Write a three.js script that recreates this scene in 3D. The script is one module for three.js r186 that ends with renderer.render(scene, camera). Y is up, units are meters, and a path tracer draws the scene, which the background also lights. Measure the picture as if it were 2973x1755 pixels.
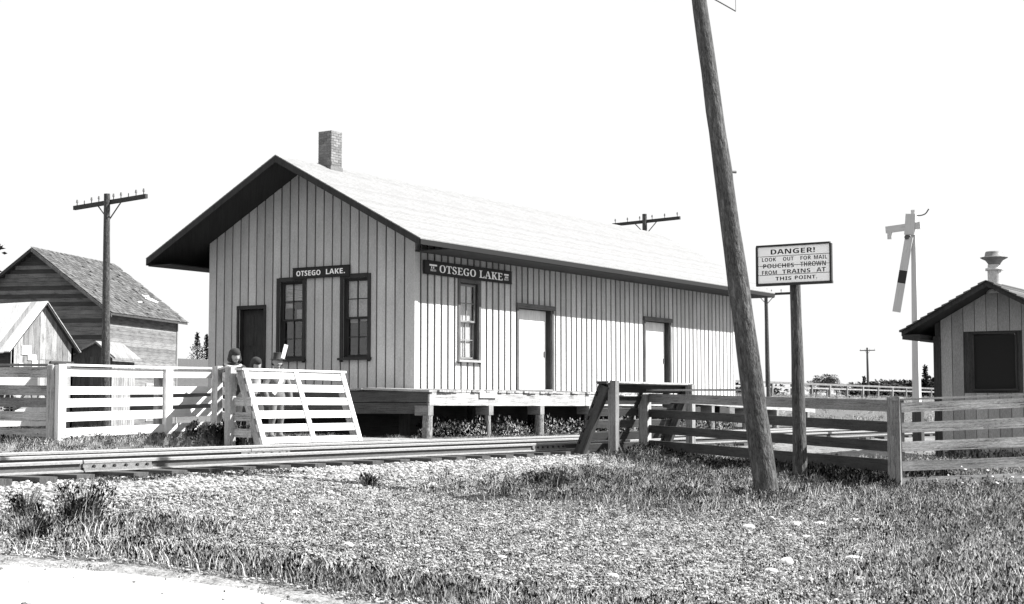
import * as THREE from 'three';
import { mergeGeometries } from 'three/addons/utils/BufferGeometryUtils.js';
import { MarchingCubes } from 'three/addons/objects/MarchingCubes.js';

// ---------------------------------------------------------------- camera, sky, sun, exposure
const scene = new THREE.Scene();
const camera = new THREE.PerspectiveCamera(22.46, 1024 / 604, 0.1, 4000);
camera.position.set(0, 0.7, 0);
const PITCH = 3.94 * Math.PI / 180, YAW = 32.99 * Math.PI / 180;
camera.lookAt(Math.cos(YAW) * Math.cos(PITCH), 0.7 + Math.sin(PITCH), -Math.sin(YAW) * Math.cos(PITCH));
camera.updateMatrixWorld();

const renderer = new THREE.WebGLRenderer({ antialias: true });
renderer.setSize(1024, 604);
renderer.toneMapping = THREE.LinearToneMapping;
renderer.toneMappingExposure = 2.75;
renderer.shadowMap.enabled = true;
{
  const w = 64, h = 32, d = new Float32Array(w * h * 4);
  for (let j = 0; j < h; j++) for (let i = 0; i < w; i++) {
    const el = (j + 0.5) / h * 180 - 90;                       // row 0 is the bottom
    const v = el < 0 ? 0.37 : 0.37 - 0.015 * Math.min(1, el / 90);
    d.set([v, v, v, 1], (j * w + i) * 4);
  }
  const sky = new THREE.DataTexture(d, w, h, THREE.RGBAFormat, THREE.FloatType);
  sky.mapping = THREE.EquirectangularReflectionMapping; sky.magFilter = THREE.LinearFilter; sky.needsUpdate = true;
  scene.background = sky; scene.environment = sky;
}
const sun = new THREE.DirectionalLight(new THREE.Color(1, 0.995, 0.985), 5);
sun.position.set(25 + 0.374 * 90, 0.695 * 90, -15 + 0.614 * 90);
sun.target.position.set(25, 0, -15);
sun.castShadow = true; sun.shadow.radius = 1; sun.shadow.mapSize.set(4096, 4096);
Object.assign(sun.shadow.camera, { left: -45, right: 45, top: 45, bottom: -45, near: 1, far: 220 });
scene.add(sun, sun.target);

// ---------------------------------------------------------------- helpers
let seed = 12345;
const rnd = () => { seed = (seed + 0x6D2B79F5) | 0; let t = Math.imul(seed ^ (seed >>> 15), 1 | seed); t = (t + Math.imul(t ^ (t >>> 7), 61 | t)) ^ t; return ((t ^ (t >>> 14)) >>> 0) / 4294967296; };
const rr = (a, b) => a + (b - a) * rnd();
const sm = (a, b, x) => { const t = Math.min(1, Math.max(0, (x - a) / (b - a))); return t * t * (3 - 2 * t); };
const lerp = (a, b, t) => a + (b - a) * t;
function hash(i, j, s) { let h = Math.imul(i, 374761393) + Math.imul(j, 668265263) + Math.imul(s, 974634777); h = Math.imul(h ^ (h >>> 13), 1274126177); return ((h ^ (h >>> 16)) >>> 0) / 4294967296; }
function vnoise(x, y, s = 0, px = 0, py = 0) {                 // value noise, period px py when given
  const i = Math.floor(x), j = Math.floor(y), fx = x - i, fy = y - j, u = fx * fx * (3 - 2 * fx), v = fy * fy * (3 - 2 * fy);
  const w = (a, p) => p ? ((a % p) + p) % p : a;
  const a = hash(w(i, px), w(j, py), s), b = hash(w(i + 1, px), w(j, py), s), c = hash(w(i, px), w(j + 1, py), s), d = hash(w(i + 1, px), w(j + 1, py), s);
  return lerp(lerp(a, b, u), lerp(c, d, u), v);
}
const fbm = (x, y, s, o = 4) => { let v = 0, a = 0.5, t = 0; for (let k = 0; k < o; k++) { v += a * vnoise(x, y, s + k); t += a; a *= 0.5; x *= 2.03; y *= 2.03; } return v / t; };
const toS = (c) => Math.round(255 * (c <= 0.0031308 ? 12.92 * c : 1.055 * Math.pow(Math.min(1, c), 1 / 2.4) - 0.055));
function tex(n, f, rx = 1, ry = 1) {                            // f(u, v) in 0..1 gives a linear grey
  const d = new Uint8Array(n * n * 4);
  for (let j = 0; j < n; j++) for (let i = 0; i < n; i++) { const g = toS(Math.max(0, f(i / n, j / n))); d.set([g, g, g, 255], (j * n + i) * 4); }
  const t = new THREE.DataTexture(d, n, n); t.colorSpace = THREE.SRGBColorSpace; t.wrapS = t.wrapT = THREE.RepeatWrapping;
  t.magFilter = THREE.LinearFilter; t.minFilter = THREE.LinearMipmapLinearFilter; t.generateMipmaps = true; t.repeat.set(rx, ry); t.needsUpdate = true; return t;
}
// grain runs along v; uv are metres
const pn = (u, v, fu, fv, s) => vnoise(u * fu, v * fv, s, fu, fv);
const T = {
  paint: tex(512, (u, v) => 0.78 + 0.16 * (pn(u, v, 90, 60, 1) - 0.5) + 0.30 * (pn(u, v, 230, 120, 2) - 0.5) + 0.16 * (pn(u, v, 6, 4, 3) - 0.5)),
  old: tex(512, (u, v) => { const k = pn(u, v, 100, 6, 11), f = pn(u, v, 230, 60, 12), p = pn(u, v, 9, 7, 13), c = pn(u, v, 70, 6, 14), q = pn(u, v, 250, 250, 15); return 0.66 + 0.34 * (k - 0.5) + 0.42 * (f - 0.5) + 0.3 * (p - 0.5) + 0.3 * (q - 0.5) - (c > 0.8 ? 0.28 : 0); }),
  white: tex(512, (u, v) => { const k = pn(u, v, 80, 5, 21), p = pn(u, v, 9, 7, 22), c = pn(u, v, 120, 10, 23); return 0.90 + 0.08 * (k - 0.5) + 0.08 * (p - 0.5) - (c > 0.86 ? 0.25 : 0); }),
  pole: tex(512, (u, v) => { const k = pn(u, v, 36, 22, 31), f = pn(u, v, 80, 60, 32), c = pn(u, v, 34, 16, 33), p = pn(u, v, 7, 6, 35), q = pn(u, v, 170, 150, 36); return 0.42 + 0.34 * (k - 0.5) + 0.4 * (f - 0.5) + 0.3 * (p - 0.5) + 0.3 * (q - 0.5) + (c > 0.72 ? 0.36 * (k + 0.3) : 0); }),
  shingle: tex(512, (u, v) => 0.72 + 0.2 * (pn(u, v, 40, 10, 41) - 0.5) + 0.24 * (pn(u, v, 160, 40, 42) - 0.5) + 0.16 * (pn(u, v, 4, 4, 43) - 0.5)),
  soil: tex(1024, (u, v) => { const a = pn(u, v, 300, 300, 51), b = pn(u, v, 90, 90, 52), c = pn(u, v, 22, 22, 53), d = pn(u, v, 470, 470, 54); return 0.55 + 0.55 * (a - 0.5) + 0.35 * (b - 0.5) + 0.3 * (c - 0.5) + 0.35 * (d - 0.5); }),
  grain: tex(512, (u, v) => 0.72 + 0.5 * (pn(u, v, 200, 200, 61) - 0.5) + 0.25 * (pn(u, v, 40, 40, 62) - 0.5)),
};
const mat = (a, map, o = {}) => { const m = new THREE.MeshStandardMaterial({ roughness: 0.9, ...o }); m.color.setRGB(a, a, a); if (map) m.map = map; return m; };
const M = {
  pale: [0.74, 0.66, 0.8].map((a) => mat(a, T.old)), hut: [0.31, 0.36, 0.27].map((a) => mat(a, T.paint)), tar: mat(0.008, null, { roughness: 1 }),
  board: [0.53, 0.48, 0.59, 0.55].map((a) => mat(a, T.paint)),
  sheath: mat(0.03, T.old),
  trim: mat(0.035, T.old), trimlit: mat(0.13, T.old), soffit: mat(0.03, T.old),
  roof: [0.262, 0.27, 0.245].map((a) => mat(a, T.shingle)),
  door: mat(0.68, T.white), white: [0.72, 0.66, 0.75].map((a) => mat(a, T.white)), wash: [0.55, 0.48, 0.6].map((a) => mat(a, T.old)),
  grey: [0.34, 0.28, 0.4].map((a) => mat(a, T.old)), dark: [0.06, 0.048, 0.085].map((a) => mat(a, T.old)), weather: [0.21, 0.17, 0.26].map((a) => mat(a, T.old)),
  deck: [0.44, 0.36, 0.5].map((a) => mat(a, T.old)), rim: mat(0.44, T.old),
  barn: [0.25, 0.17, 0.3, 0.21, 0.27].map((a) => mat(a, T.old)), barnroof: [0.1, 0.078, 0.14, 0.055].map((a) => mat(a, T.shingle)),
  pole: mat(0.115, T.pole, { bumpMap: T.pole, bumpScale: 0.012 }), polelight: mat(0.4, T.pole), black: mat(0.015, null, { roughness: 0.8 }), iron: mat(0.07, null, { roughness: 0.6, metalness: 0.3 }),
  rail: mat(0.31, T.grain, { roughness: 0.5 }), bar: mat(0.2, T.grain), rust: mat(0.11, T.grain), dust: mat(0.3, T.grain), tie: mat(0.08, T.old), brick: [0.2, 0.17, 0.23, 0.27].map((a) => mat(a, T.grain)), mortar: mat(0.18, T.grain),
  semaphore: mat(0.5, T.white), flue: mat(0.6, T.grain), metal: mat(0.2, T.grain, { roughness: 0.6 }),
  glass: new THREE.MeshPhysicalMaterial({ color: 0xffffff, transmission: 1, thickness: 0, roughness: 0.04, ior: 1.5 }),
  blind: mat(0.46, T.grain), sign: mat(0.02, T.grain), paper: mat(0.8, null), insul: mat(0.12, null, { roughness: 0.3 }),
  stone: [0.55, 0.7, 0.42].map((a) => mat(a, T.grain)),
};
const pick = (a) => a[Math.floor(rnd() * a.length)];
const used = {};
const numbered = (n) => { const k = used[n] = (used[n] ?? -1) + 1; return k ? `${n}_${String(k).padStart(3, '0')}` : n; };
function shade(o) { o.castShadow = true; o.receiveShadow = true; return o; }
function mesh(name, geo, m, parent) { const o = shade(new THREE.Mesh(geo, m)); o.name = parent === scene ? numbered(name) : name; parent.add(o); return o; }
function thing(name, label, category, pos = [0, 0, 0], turn = 0, group) { const g = new THREE.Group(); g.name = numbered(name); g.position.set(...pos); g.rotation.y = turn; g.userData = { label, category }; if (group) g.userData.group = group; scene.add(g); return g; }
function struct(name, geo, m) { const o = mesh(name, geo, m, scene); o.userData = { kind: 'structure' }; return o; }
// a box with uv in metres, the grain (v) along its longest side
function box(w, h, d, cx = 0, cy = 0, cz = 0) {
  const g = new THREE.BoxGeometry(w, h, d), p = g.attributes.position, n = g.attributes.normal, uv = g.attributes.uv, L = w >= h && w >= d ? 0 : h >= d ? 1 : 2, ou = rnd() * 7, ov = rnd() * 7;
  for (let i = 0; i < p.count; i++) {
    const c = [p.getX(i), p.getY(i), p.getZ(i)], k = [0, 1, 2].sort((a, b) => Math.abs(n.getComponent(i, a)) - Math.abs(n.getComponent(i, b)));
    let [a, b] = [k[0], k[1]]; if (a === L) [a, b] = [b, a];
    uv.setXY(i, c[a] * 1.0 + ou, (b === L ? c[b] * 0.5 : c[b]) + ov);
  }
  g.translate(cx, cy, cz); return g;
}
// a beam of section w (sideways) by h between two points
function beam(a, b, w, h, up = [0, 1, 0]) {
  const A = new THREE.Vector3(...a), B = new THREE.Vector3(...b), d = B.clone().sub(A), L = d.length(); d.normalize();
  const X = new THREE.Vector3(...up).cross(d).normalize(), Y = d.clone().cross(X);
  const g = box(w, h, L); g.applyMatrix4(new THREE.Matrix4().makeBasis(X, Y, d).setPosition(A.add(B).multiplyScalar(0.5))); return g;
}
function pole(a, b, r0, r1, seg = 14, wob = 0.0, rows = 10) {
  const A = new THREE.Vector3(...a), B = new THREE.Vector3(...b), d = B.clone().sub(A), L = d.length(); d.normalize();
  const g = new THREE.CylinderGeometry(r1, r0, L, seg, rows), p = g.attributes.position, uv = g.attributes.uv, s = rnd() * 90, o = rnd();
  for (let i = 0; i < p.count; i++) { const y = p.getY(i), k = 1 + wob * (vnoise(y * 3 + s, Math.atan2(p.getZ(i), p.getX(i)) * 1.3 + 9, 5) - 0.5); p.setX(i, p.getX(i) * k + wob * 0.2 * r0 * (vnoise(y * 0.7, s, 6) - 0.5) * 2); p.setZ(i, p.getZ(i) * k); uv.setXY(i, uv.getX(i) * Math.max(0.25, Math.round(r0 * 6.28)), uv.getY(i) * L * 0.5 + o); }
  g.applyQuaternion(new THREE.Quaternion().setFromUnitVectors(new THREE.Vector3(0, 1, 0), d)); const c = A.add(B).multiplyScalar(0.5); g.translate(c.x, c.y, c.z); g.computeVertexNormals(); return g;
}
function rod(pts, r, seg = 6) { return new THREE.TubeGeometry(new THREE.CatmullRomCurve3(pts.map((p) => new THREE.Vector3(...p))), pts.length * 4, r, seg); }
// a prism from a polygon in (a, y) pushed through t along the third axis; axis 'z': a = x, 'x': a = z
function prism(poly, t0, t1, axis) {
  const P = [], U = [], ou = rnd() * 5, ov = rnd() * 5, n = poly.length, V = (q, t) => axis === 'z' ? [q[0], q[1], t] : [t, q[1], q[0]];
  const tri = (A, B, C, f) => { for (const q of [A, B, C]) { P.push(...q); U.push(f(q)[0] + ou, f(q)[1] * 0.5 + ov); } };
  const uf = (q) => axis === 'z' ? [q[0], q[1]] : [q[2], q[1]], us = (q) => axis === 'z' ? [q[2] + q[0], q[1]] : [q[0] + q[2], q[1]];
  let ar = 0; for (let i = 0; i < n; i++) { const a = poly[i], b = poly[(i + 1) % n]; ar += a[0] * b[1] - b[0] * a[1]; }
  const pl = (ar > 0) === (axis === 'z') ? poly : poly.slice().reverse();
  for (let i = 1; i < n - 1; i++) { tri(V(pl[0], t1), V(pl[i], t1), V(pl[i + 1], t1), uf); tri(V(pl[0], t0), V(pl[i + 1], t0), V(pl[i], t0), uf); }
  for (let i = 0; i < n; i++) { const a = pl[i], b = pl[(i + 1) % n]; tri(V(a, t0), V(b, t0), V(b, t1), us); tri(V(a, t0), V(b, t1), V(a, t1), us); }
  const g = new THREE.BufferGeometry(); g.setAttribute('position', new THREE.Float32BufferAttribute(P, 3)); g.setAttribute('uv', new THREE.Float32BufferAttribute(U, 2)); g.computeVertexNormals(); return g;
}
const merge = (l) => mergeGeometries(l.map((g) => { const q = g.index ? g.toNonIndexed() : g; for (const k of Object.keys(q.attributes)) if (!['position', 'normal', 'uv'].includes(k)) q.deleteAttribute(k); return q; }));

// ---------------------------------------------------------------- ground
function gy(x, z) {
  let y = -0.07 * Math.exp(-(((z + 12.22) / 0.28) ** 2)) - 0.05 * Math.exp(-(((z + 13.0) / 0.5) ** 2)) - 0.30 * sm(-11.6, -8.6, z) - 0.13 * sm(-9, -4.5, z) - 0.05 * sm(-12.0, -11.5, z);
  y += 0.17 * sm(12.5, 18, x) * sm(-11, -7, z);
  y += 0.10 * sm(-15.2, -20, z) * sm(-60, -14, z) * (1 - sm(23, 28, x)) - 0.05 * sm(-16, -19, z) * sm(24, 29, x) * (1 - sm(55, 70, x));
  y += 1.5 * sm(-24, -46, z) * sm(52, 96, x);
  y += (4.2 * sm(-58, -116, z)) * sm(30, 60, x) * (1 - sm(125, 215, x));
  y += 0.06 * (fbm(x * 0.5, z * 0.5, 71, 3) - 0.5) * sm(2.5, 4, Math.abs(z + 13.4)) * (1 - sm(40, 80, x));
  if (z > -10.8 && z < -5.4) { const c = 13.5 + 0.1 * Math.sin(z * 1.7); y -= 0.1 * Math.exp(-(((x - c) / 0.11) ** 2)) * sm(-10.8, -9.4, z) * (1 - sm(-6.3, -5.4, z)); }
  return y;
}
const roadEdge = (z) => 7.36 + 0.3 * (fbm(z * 0.9, 3, 81, 3) - 0.5) - 0.4 * Math.max(0, -z - 8.1);
function gravelAt(x, z) { return sm(-9.2 - 0.5 * sm(11, 15, x), -10.6, z + 1.5 * (fbm(x * 0.6, z * 0.6, 91, 3) - 0.5)) * (1 - sm(-12, -16.4, z)) * (1 - sm(18, 21, x + (z + 11))); }
function sandAt(x, z) { return Math.max(sm(-16.2, -17.2, z) * sm(21.6, 22.6, x) * (1 - sm(27, 28.5, x + 0.35 * (z + 17))) * sm(-21.5, -20.2, z), 0.75 * sm(-13.7, -14.3, z) * sm(-15.4, -14.8, z)); }
{
  const axis = (lo, hi, st, a, b) => { const r = []; for (let v = lo; v <= hi + 1e-6; v += st) r.push(v); let s = st, v = hi; while (v < b) { s *= 1.22; v += s; r.push(v); } s = st; v = lo; const l = []; while (v > a) { s *= 1.22; v -= s; l.push(v); } return l.reverse().concat(r); };
  const X = axis(3, 34, 0.12, -2500, 2500), Z = axis(-24, 0, 0.1, -2500, 2500), nx = X.length, nz = Z.length, P = new Float32Array(nx * nz * 3), C = new Float32Array(nx * nz * 3), U = new Float32Array(nx * nz * 2), I = [];
  for (let j = 0; j < nz; j++) for (let i = 0; i < nx; i++) {
    const k = j * nx + i, x = X[i], z = Z[j], near = x > 2 && x < 36 && z > -25 && z < 1;
    let y = gy(x, z); const g = gravelAt(x, z), s = sandAt(x, z);
    if (near) y += (0.03 * (vnoise(x * 3.1, z * 3.1, 101) - 0.5) + 0.02 * (vnoise(x * 7.3, z * 7.3, 102) - 0.5)) * (1 - 0.6 * Math.max(g, s)) * (x < roadEdge(z) ? 0.4 : 1) - 0.09 * sm(0.15, 0.6, roadEdge(z) - x) * sm(-10.9, -10.3, z);
    P.set([x, y, z], k * 3); U.set([x / 2.6, z / 2.6], k * 2);
    let a = 0.32 - 0.10 * sm(14, 17, x) + 0.12 * (fbm(x * 0.35, z * 0.35, 111, 4) - 0.5) * 2;
    if (z < -15.2) a *= 0.55; if (z < -26) a = 0.15 + 0.12 * (fbm(x * 0.13, z * 0.2, 112, 4) - 0.5) - 0.06 * sm(-55, -75, z) * (1 - sm(125, 160, x));
    a = lerp(a, 0.36, Math.max(g, s * 0.9, z > -10.5 ? 1 - sm(0.05, 0.5, x - roadEdge(z)) : 0)); C.set([a, a, a], k * 3);
  }
  for (let j = 0; j < nz - 1; j++) for (let i = 0; i < nx - 1; i++) { const a = j * nx + i; I.push(a, a + nx, a + 1, a + 1, a + nx, a + nx + 1); }
  const g = new THREE.BufferGeometry(); g.setAttribute('position', new THREE.BufferAttribute(P, 3)); g.setAttribute('color', new THREE.BufferAttribute(C, 3)); g.setAttribute('uv', new THREE.BufferAttribute(U, 2)); g.setIndex(I); g.computeVertexNormals();
  struct('ground', g, mat(1, T.soil, { vertexColors: true, roughness: 1 }));
  // the sandy road, a sheet a little above the ground
  const RP = [], RU = [], RI = [], rn = 90, rm = 40;
  for (let j = 0; j <= rn; j++) for (let i = 0; i <= rm; i++) { const z = lerp(-10.6, 1.5, j / rn), x = lerp(-6, roadEdge(z), i / rm); RP.push(x, gy(x, z) + 0.022 + 0.02 * (vnoise(x * 3, z * 3, 121) - 0.5) - 0.05 * sm(0.9, 1, i / rm), z); RU.push(x / 3, z / 3); }
  for (let j = 0; j < rn; j++) for (let i = 0; i < rm; i++) { const a = j * (rm + 1) + i; RI.push(a, a + rm + 1, a + 1, a + 1, a + rm + 1, a + rm + 2); }
  const r = new THREE.BufferGeometry(); r.setAttribute('position', new THREE.Float32BufferAttribute(RP, 3)); r.setAttribute('uv', new THREE.Float32BufferAttribute(RU, 2)); r.setIndex(RI); r.computeVertexNormals();
  struct('road', r, mat(0.62, T.grain, { roughness: 1 }));
}

// ---------------------------------------------------------------- depot
const X0 = 31.13, X1 = 50.48, ZW = -23.2, ZB = -30.38, ZR = -26.79, YR = 7.316, TAN = 0.5242, DECK = 1.17;
const roofY = (z) => YR - TAN * Math.abs(z - ZR);
{
  const dep = thing('depot', 'long board-sided railway depot with a pale gable roof and brick chimney', 'railway depot');
  // boards as rectangles less the openings
  function pieces(r, holes) { let l = [r]; for (const h of holes) { const n = []; for (const q of l) { const [a, b, c, d] = q; if (h[1] <= a || h[0] >= b || h[3] <= c || h[2] >= d) { n.push(q); continue; } if (h[0] > a) n.push([a, h[0], c, d]); if (h[1] < b) n.push([h[1], b, c, d]); const e = Math.max(a, h[0]), f = Math.min(b, h[1]); if (h[2] > c) n.push([e, f, c, h[2]]); if (h[3] < d) n.push([e, f, h[3], d]); } l = n; } return l; }
  const gapped = 0.046, gapS = 0.084, TH = 0.034;
  // side wall facing the track
  const sideHoles = [[33.17, 34.05, 1.95, 4.02], [36.06, 37.86, 1.1, 3.5], [43.66, 45.38, 1.1, 3.5]];
  const wallS = mesh('wall', merge(pieces([X0 + 0.02, X1 - 0.02, 0.9, 5.27], sideHoles).map((q) => box(q[1] - q[0], q[3] - q[2], 0.2, (q[0] + q[1]) / 2, (q[2] + q[3]) / 2, ZW - 0.1 - TH))), M.sheath, dep);
  const nS = 64, bw = (X1 - X0) / nS;
  for (let i = 0; i < nS; i++) { const m = pick(M.board), dz = rr(0, 0.004); for (const q of pieces([X0 + i * bw + gapS / 2 * (i > 0), X0 + (i + 1) * bw - gapS / 2, 0.92, 5.25], sideHoles)) if (q[1] - q[0] > 0.02) mesh('board', box(q[1] - q[0], q[3] - q[2], TH, (q[0] + q[1]) / 2, (q[2] + q[3]) / 2, ZW - TH / 2 + dz), m, wallS); }
  // gable wall facing left
  const gabHoles = [[-29.2, -28.28, 1.1, 3.38], [-27.72, -26.9, 1.98, 4.08], [-25.5, -24.68, 1.98, 4.08]];
  const under = (z) => roofY(z) - 0.17;
  const cut = (q) => { const [a, b, c, d] = q, ta = Math.min(d, under(a)), tb = Math.min(d, under(b)), p = [[a, c], [b, c], [b, tb]]; if (a < ZR && b > ZR && d > under(ZR)) p.push([ZR, under(ZR)]); p.push([a, ta]); return p; };
  const wallG = mesh('wall', merge(pieces([ZB + 0.02, ZR, 0.9, 9], gabHoles).concat(pieces([ZR, ZW - 0.25, 0.9, 9], gabHoles)).map((q) => prism(cut(q), X0 + TH, X0 + TH + 0.2, 'x'))), M.sheath, dep);
  const nG = 24, gw = (ZW - ZB) / nG;
  for (let i = 0; i < nG; i++) { const m = pick(M.board), dx = -rr(0, 0.004); for (const q of pieces([ZB + i * gw + gapped / 2, ZB + (i + 1) * gw - gapped / 2 + (i === nG - 1 ? gapped / 2 : 0), 0.92, 9], gabHoles)) if (q[1] - q[0] > 0.02) mesh('board', prism(cut(q), X0 + dx, X0 + TH + dx, 'x'), m, wallG); }
  mesh('wall', merge([box(0.2, 4.3, 7.1, X1 - 0.1, 3.1, ZR), box(X1 - X0 - 0.5, 4.3, 0.2, (X0 + X1) / 2, 3.1, ZB + 0.1), prism([[ZB + 0.1, 5.2], [ZW - 0.1, 5.2], [ZR, under(ZR)]], X1 - 0.22, X1 - 0.02, 'x')]), M.board[0], dep);
  mesh('floor', box(X1 - X0 - 0.3, 0.1, 6.7, (X0 + X1) / 2, 1.1, ZR), M.sheath, dep);
  // roof: two slabs, shingle courses on both slopes, fascia
  const ze = ZW + 1.157, zb = ZB - 1.157, xa = X0 - 1.289, xb = X1 + 1.053;
  const slab = (z0) => prism([[ZR, roofY(ZR) - 0.03], [z0, roofY(z0) - 0.03], [z0, roofY(z0) - 0.15], [ZR, roofY(ZR) - 0.16]], xa + 0.03, xb - 0.03, 'x');
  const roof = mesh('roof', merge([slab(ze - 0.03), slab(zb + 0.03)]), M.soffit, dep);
  const nC = 38;
  for (const s of [1, -1]) for (let k = 0; k < nC; k++) {
    const L = Math.abs(ze - ZR), t0 = k / nC * L, t1 = (k + 1) / nC * L, za = ZR + s * t0, zc = ZR + s * (t1 + 0.0), w = 0.006 * (vnoise(k * 3.3, 1, 7) - 0.5);
    const g = prism([[za, roofY(za) - 0.026], [zc, roofY(zc) - 0.026], [zc, roofY(zc) + 0.004 + w * 0.5], [za, roofY(za) - 0.002]], xa, xb, 'x'); const uv = g.attributes.uv, p = g.attributes.position; for (let i = 0; i < uv.count; i++) uv.setXY(i, p.getX(i) * 0.7 + k * 0.37, p.getZ(i) + k * 0.61);
    mesh('shingle_course', g, pick(M.roof), roof);
  }
  mesh('fascia', box(xb - xa - 0.02, 0.13, 0.03, (xa + xb) / 2, roofY(ze) - 0.09, ze - 0.012), M.tar, roof);
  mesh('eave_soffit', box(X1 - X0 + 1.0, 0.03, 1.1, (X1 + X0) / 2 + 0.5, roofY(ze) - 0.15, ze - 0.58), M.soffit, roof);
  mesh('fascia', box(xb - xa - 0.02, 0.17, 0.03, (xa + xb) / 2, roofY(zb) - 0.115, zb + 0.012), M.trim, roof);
  for (const x of [xa + 0.015, xb - 0.015]) for (const s of [1, -1]) { const z0 = s > 0 ? ze - 0.03 : zb + 0.03; mesh('rake_board', prism([[ZR, roofY(ZR) - 0.032], [z0, roofY(z0) - 0.032], [z0, roofY(z0) - 0.2], [ZR, roofY(ZR) - 0.2]], x - 0.014, x + 0.014, 'x'), M.trim, roof); }
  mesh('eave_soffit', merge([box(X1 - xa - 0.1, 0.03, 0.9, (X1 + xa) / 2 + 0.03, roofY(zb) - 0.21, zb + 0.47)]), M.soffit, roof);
  // corner boards
  mesh('corner_board', box(0.12, 4.3, 0.03, X0 + 0.062, 3.07, ZW + 0.017), M.board[2], dep);
  mesh('corner_board', box(0.12, 4.3, 0.03, X1 - 0.062, 3.07, ZW + 0.017), M.board[2], dep);
  // chimney
  const cx = 31.92, cz = -26.66, cw = 0.46, ct = 8.2, cb = 6.7, ch = mesh('chimney', merge([box(cw - 0.016, ct - cb - 0.03, cw - 0.016, cx, (ct + cb) / 2 - 0.015, cz), box(cw + 0.06, 0.1, 0.01, cx, roofY(cz + cw / 2) + 0.05, cz + cw / 2 + 0.008), box(0.01, 0.1, cw + 0.06, cx - cw / 2 - 0.008, roofY(cz) + 0.05, cz)]), M.mortar, dep);
  const rows = Math.round((ct - cb) / 0.072);
  for (let r = 0; r < rows; r++) {
    const y = cb + (r + 0.5) * 0.072, h = 0.062, off = r % 2 ? 0.1 : 0;
    for (const [ux, uz] of [[0, 1], [-1, 0], [1, 0], [0, -1]]) {
      let a = -cw / 2; let w = off || 0.2;
      while (a < cw / 2 - 0.02) { const b = Math.min(cw / 2, a + w), l = b - a - 0.01, c = (a + b) / 2, e = cw / 2 - 0.006 + rr(0, 0.004); mesh('brick', ux ? box(0.03, h, l, cx + ux * (e - 0.012), y, cz + c) : box(l, h, 0.03, cx + c, y, cz + uz * (e - 0.012)), pick(M.brick), ch); a = b; w = 0.2; }
    }
  }
  // sash window on a plane: o(a, y, out) gives a box; a runs along the wall
  function windowAt(hole, put, frameMat, o) {
    const [a0, a1, y0, y1] = hole, w = a1 - a0, h = y1 - y0, c = (a0 + a1) / 2, t = 0.1;
    const win = mesh('window', merge([put(t, h + 2 * t, 0.03, a0 - t / 2, y0 + h / 2, 0.022), put(t, h + 2 * t, 0.03, a1 + t / 2, y0 + h / 2, 0.022), put(w, t * 1.1, 0.034, c, y1 + t * 0.55, 0.024)]), frameMat, dep);
    mesh('sill', put(w + 2 * t + 0.06, 0.06, 0.1, c, y0 - 0.03, 0.05), o.sill || frameMat, win);
    mesh('jamb', merge([put(0.03, h, 0.16, a0 + 0.015, y0 + h / 2, -0.085), put(0.03, h, 0.16, a1 - 0.015, y0 + h / 2, -0.085), put(w - 0.06, 0.03, 0.16, c, y1 - 0.015, -0.085), put(w - 0.06, 0.03, 0.16, c, y0 + 0.015, -0.085)]), M.trim, win);
    for (const up of [1, 0]) {
      const s0 = up ? y0 + h * 0.49 : y0 + 0.03, s1 = up ? y1 - 0.03 : y0 + h * 0.51, dp = up ? -0.09 : -0.13, i0 = a0 + 0.03, i1 = a1 - 0.03, st = o.st ?? 0.05, hm = (s0 + s1) / 2;
      mesh('sash', merge([put(st, s1 - s0, 0.035, i0 + st / 2, hm, dp), put(st, s1 - s0, 0.035, i1 - st / 2, hm, dp), put(i1 - i0 - 2 * st, st, 0.035, c, s1 - st / 2, dp), put(i1 - i0 - 2 * st, st, 0.035, c, s0 + st / 2, dp), put(0.03, s1 - s0 - 2 * st, 0.03, c, hm, dp), put(i1 - i0 - 2 * st, 0.026, 0.028, c, hm, dp)]), o.sash || frameMat, win);
      for (const sx of [0, 1]) for (const sy of [0, 1]) mesh('pane', put((i1 - i0) / 2 - st - 0.017, (s1 - s0) / 2 - st - 0.015, 0.004, sx ? (c + i1 - st) / 2 + 0.007 : (c + i0 + st) / 2 - 0.007, sy ? (hm + s1 - st) / 2 + 0.006 : (hm + s0 + st) / 2 - 0.006, dp - 0.004), M.glass, win);
    }
    for (const [b0, b1, c0, c1, nm, m] of o.behind) mesh(nm, put((b1 - b0) * w, (c1 - c0) * h, 0.01, a0 + (b0 + b1) / 2 * w, y0 + (c0 + c1) / 2 * h, -0.185), m, win);
    return win;
  }
  const onS = (w, h, d, a, y, out) => box(w, h, d, a, y, ZW + out), onG = (w, h, d, a, y, out) => box(d, h, w, X0 - out, y, a);
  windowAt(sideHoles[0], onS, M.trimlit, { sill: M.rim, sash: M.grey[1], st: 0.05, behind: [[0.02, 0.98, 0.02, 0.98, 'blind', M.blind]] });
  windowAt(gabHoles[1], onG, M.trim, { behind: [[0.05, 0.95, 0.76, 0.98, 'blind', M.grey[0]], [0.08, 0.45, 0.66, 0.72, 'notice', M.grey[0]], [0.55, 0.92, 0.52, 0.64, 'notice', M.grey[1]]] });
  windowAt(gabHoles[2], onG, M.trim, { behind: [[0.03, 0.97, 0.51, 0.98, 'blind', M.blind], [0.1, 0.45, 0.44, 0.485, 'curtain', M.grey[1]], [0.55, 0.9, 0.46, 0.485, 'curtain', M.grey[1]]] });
  // dark interior behind the gable openings
  mesh('room_wall', box(0.05, 3.2, 6.6, X0 + 2.6, 2.7, ZR), M.sheath, dep);
  mesh('room_ceiling', box(2.4, 0.05, 6.6, X0 + 1.4, 4.3, ZR), M.sheath, dep);
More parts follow.
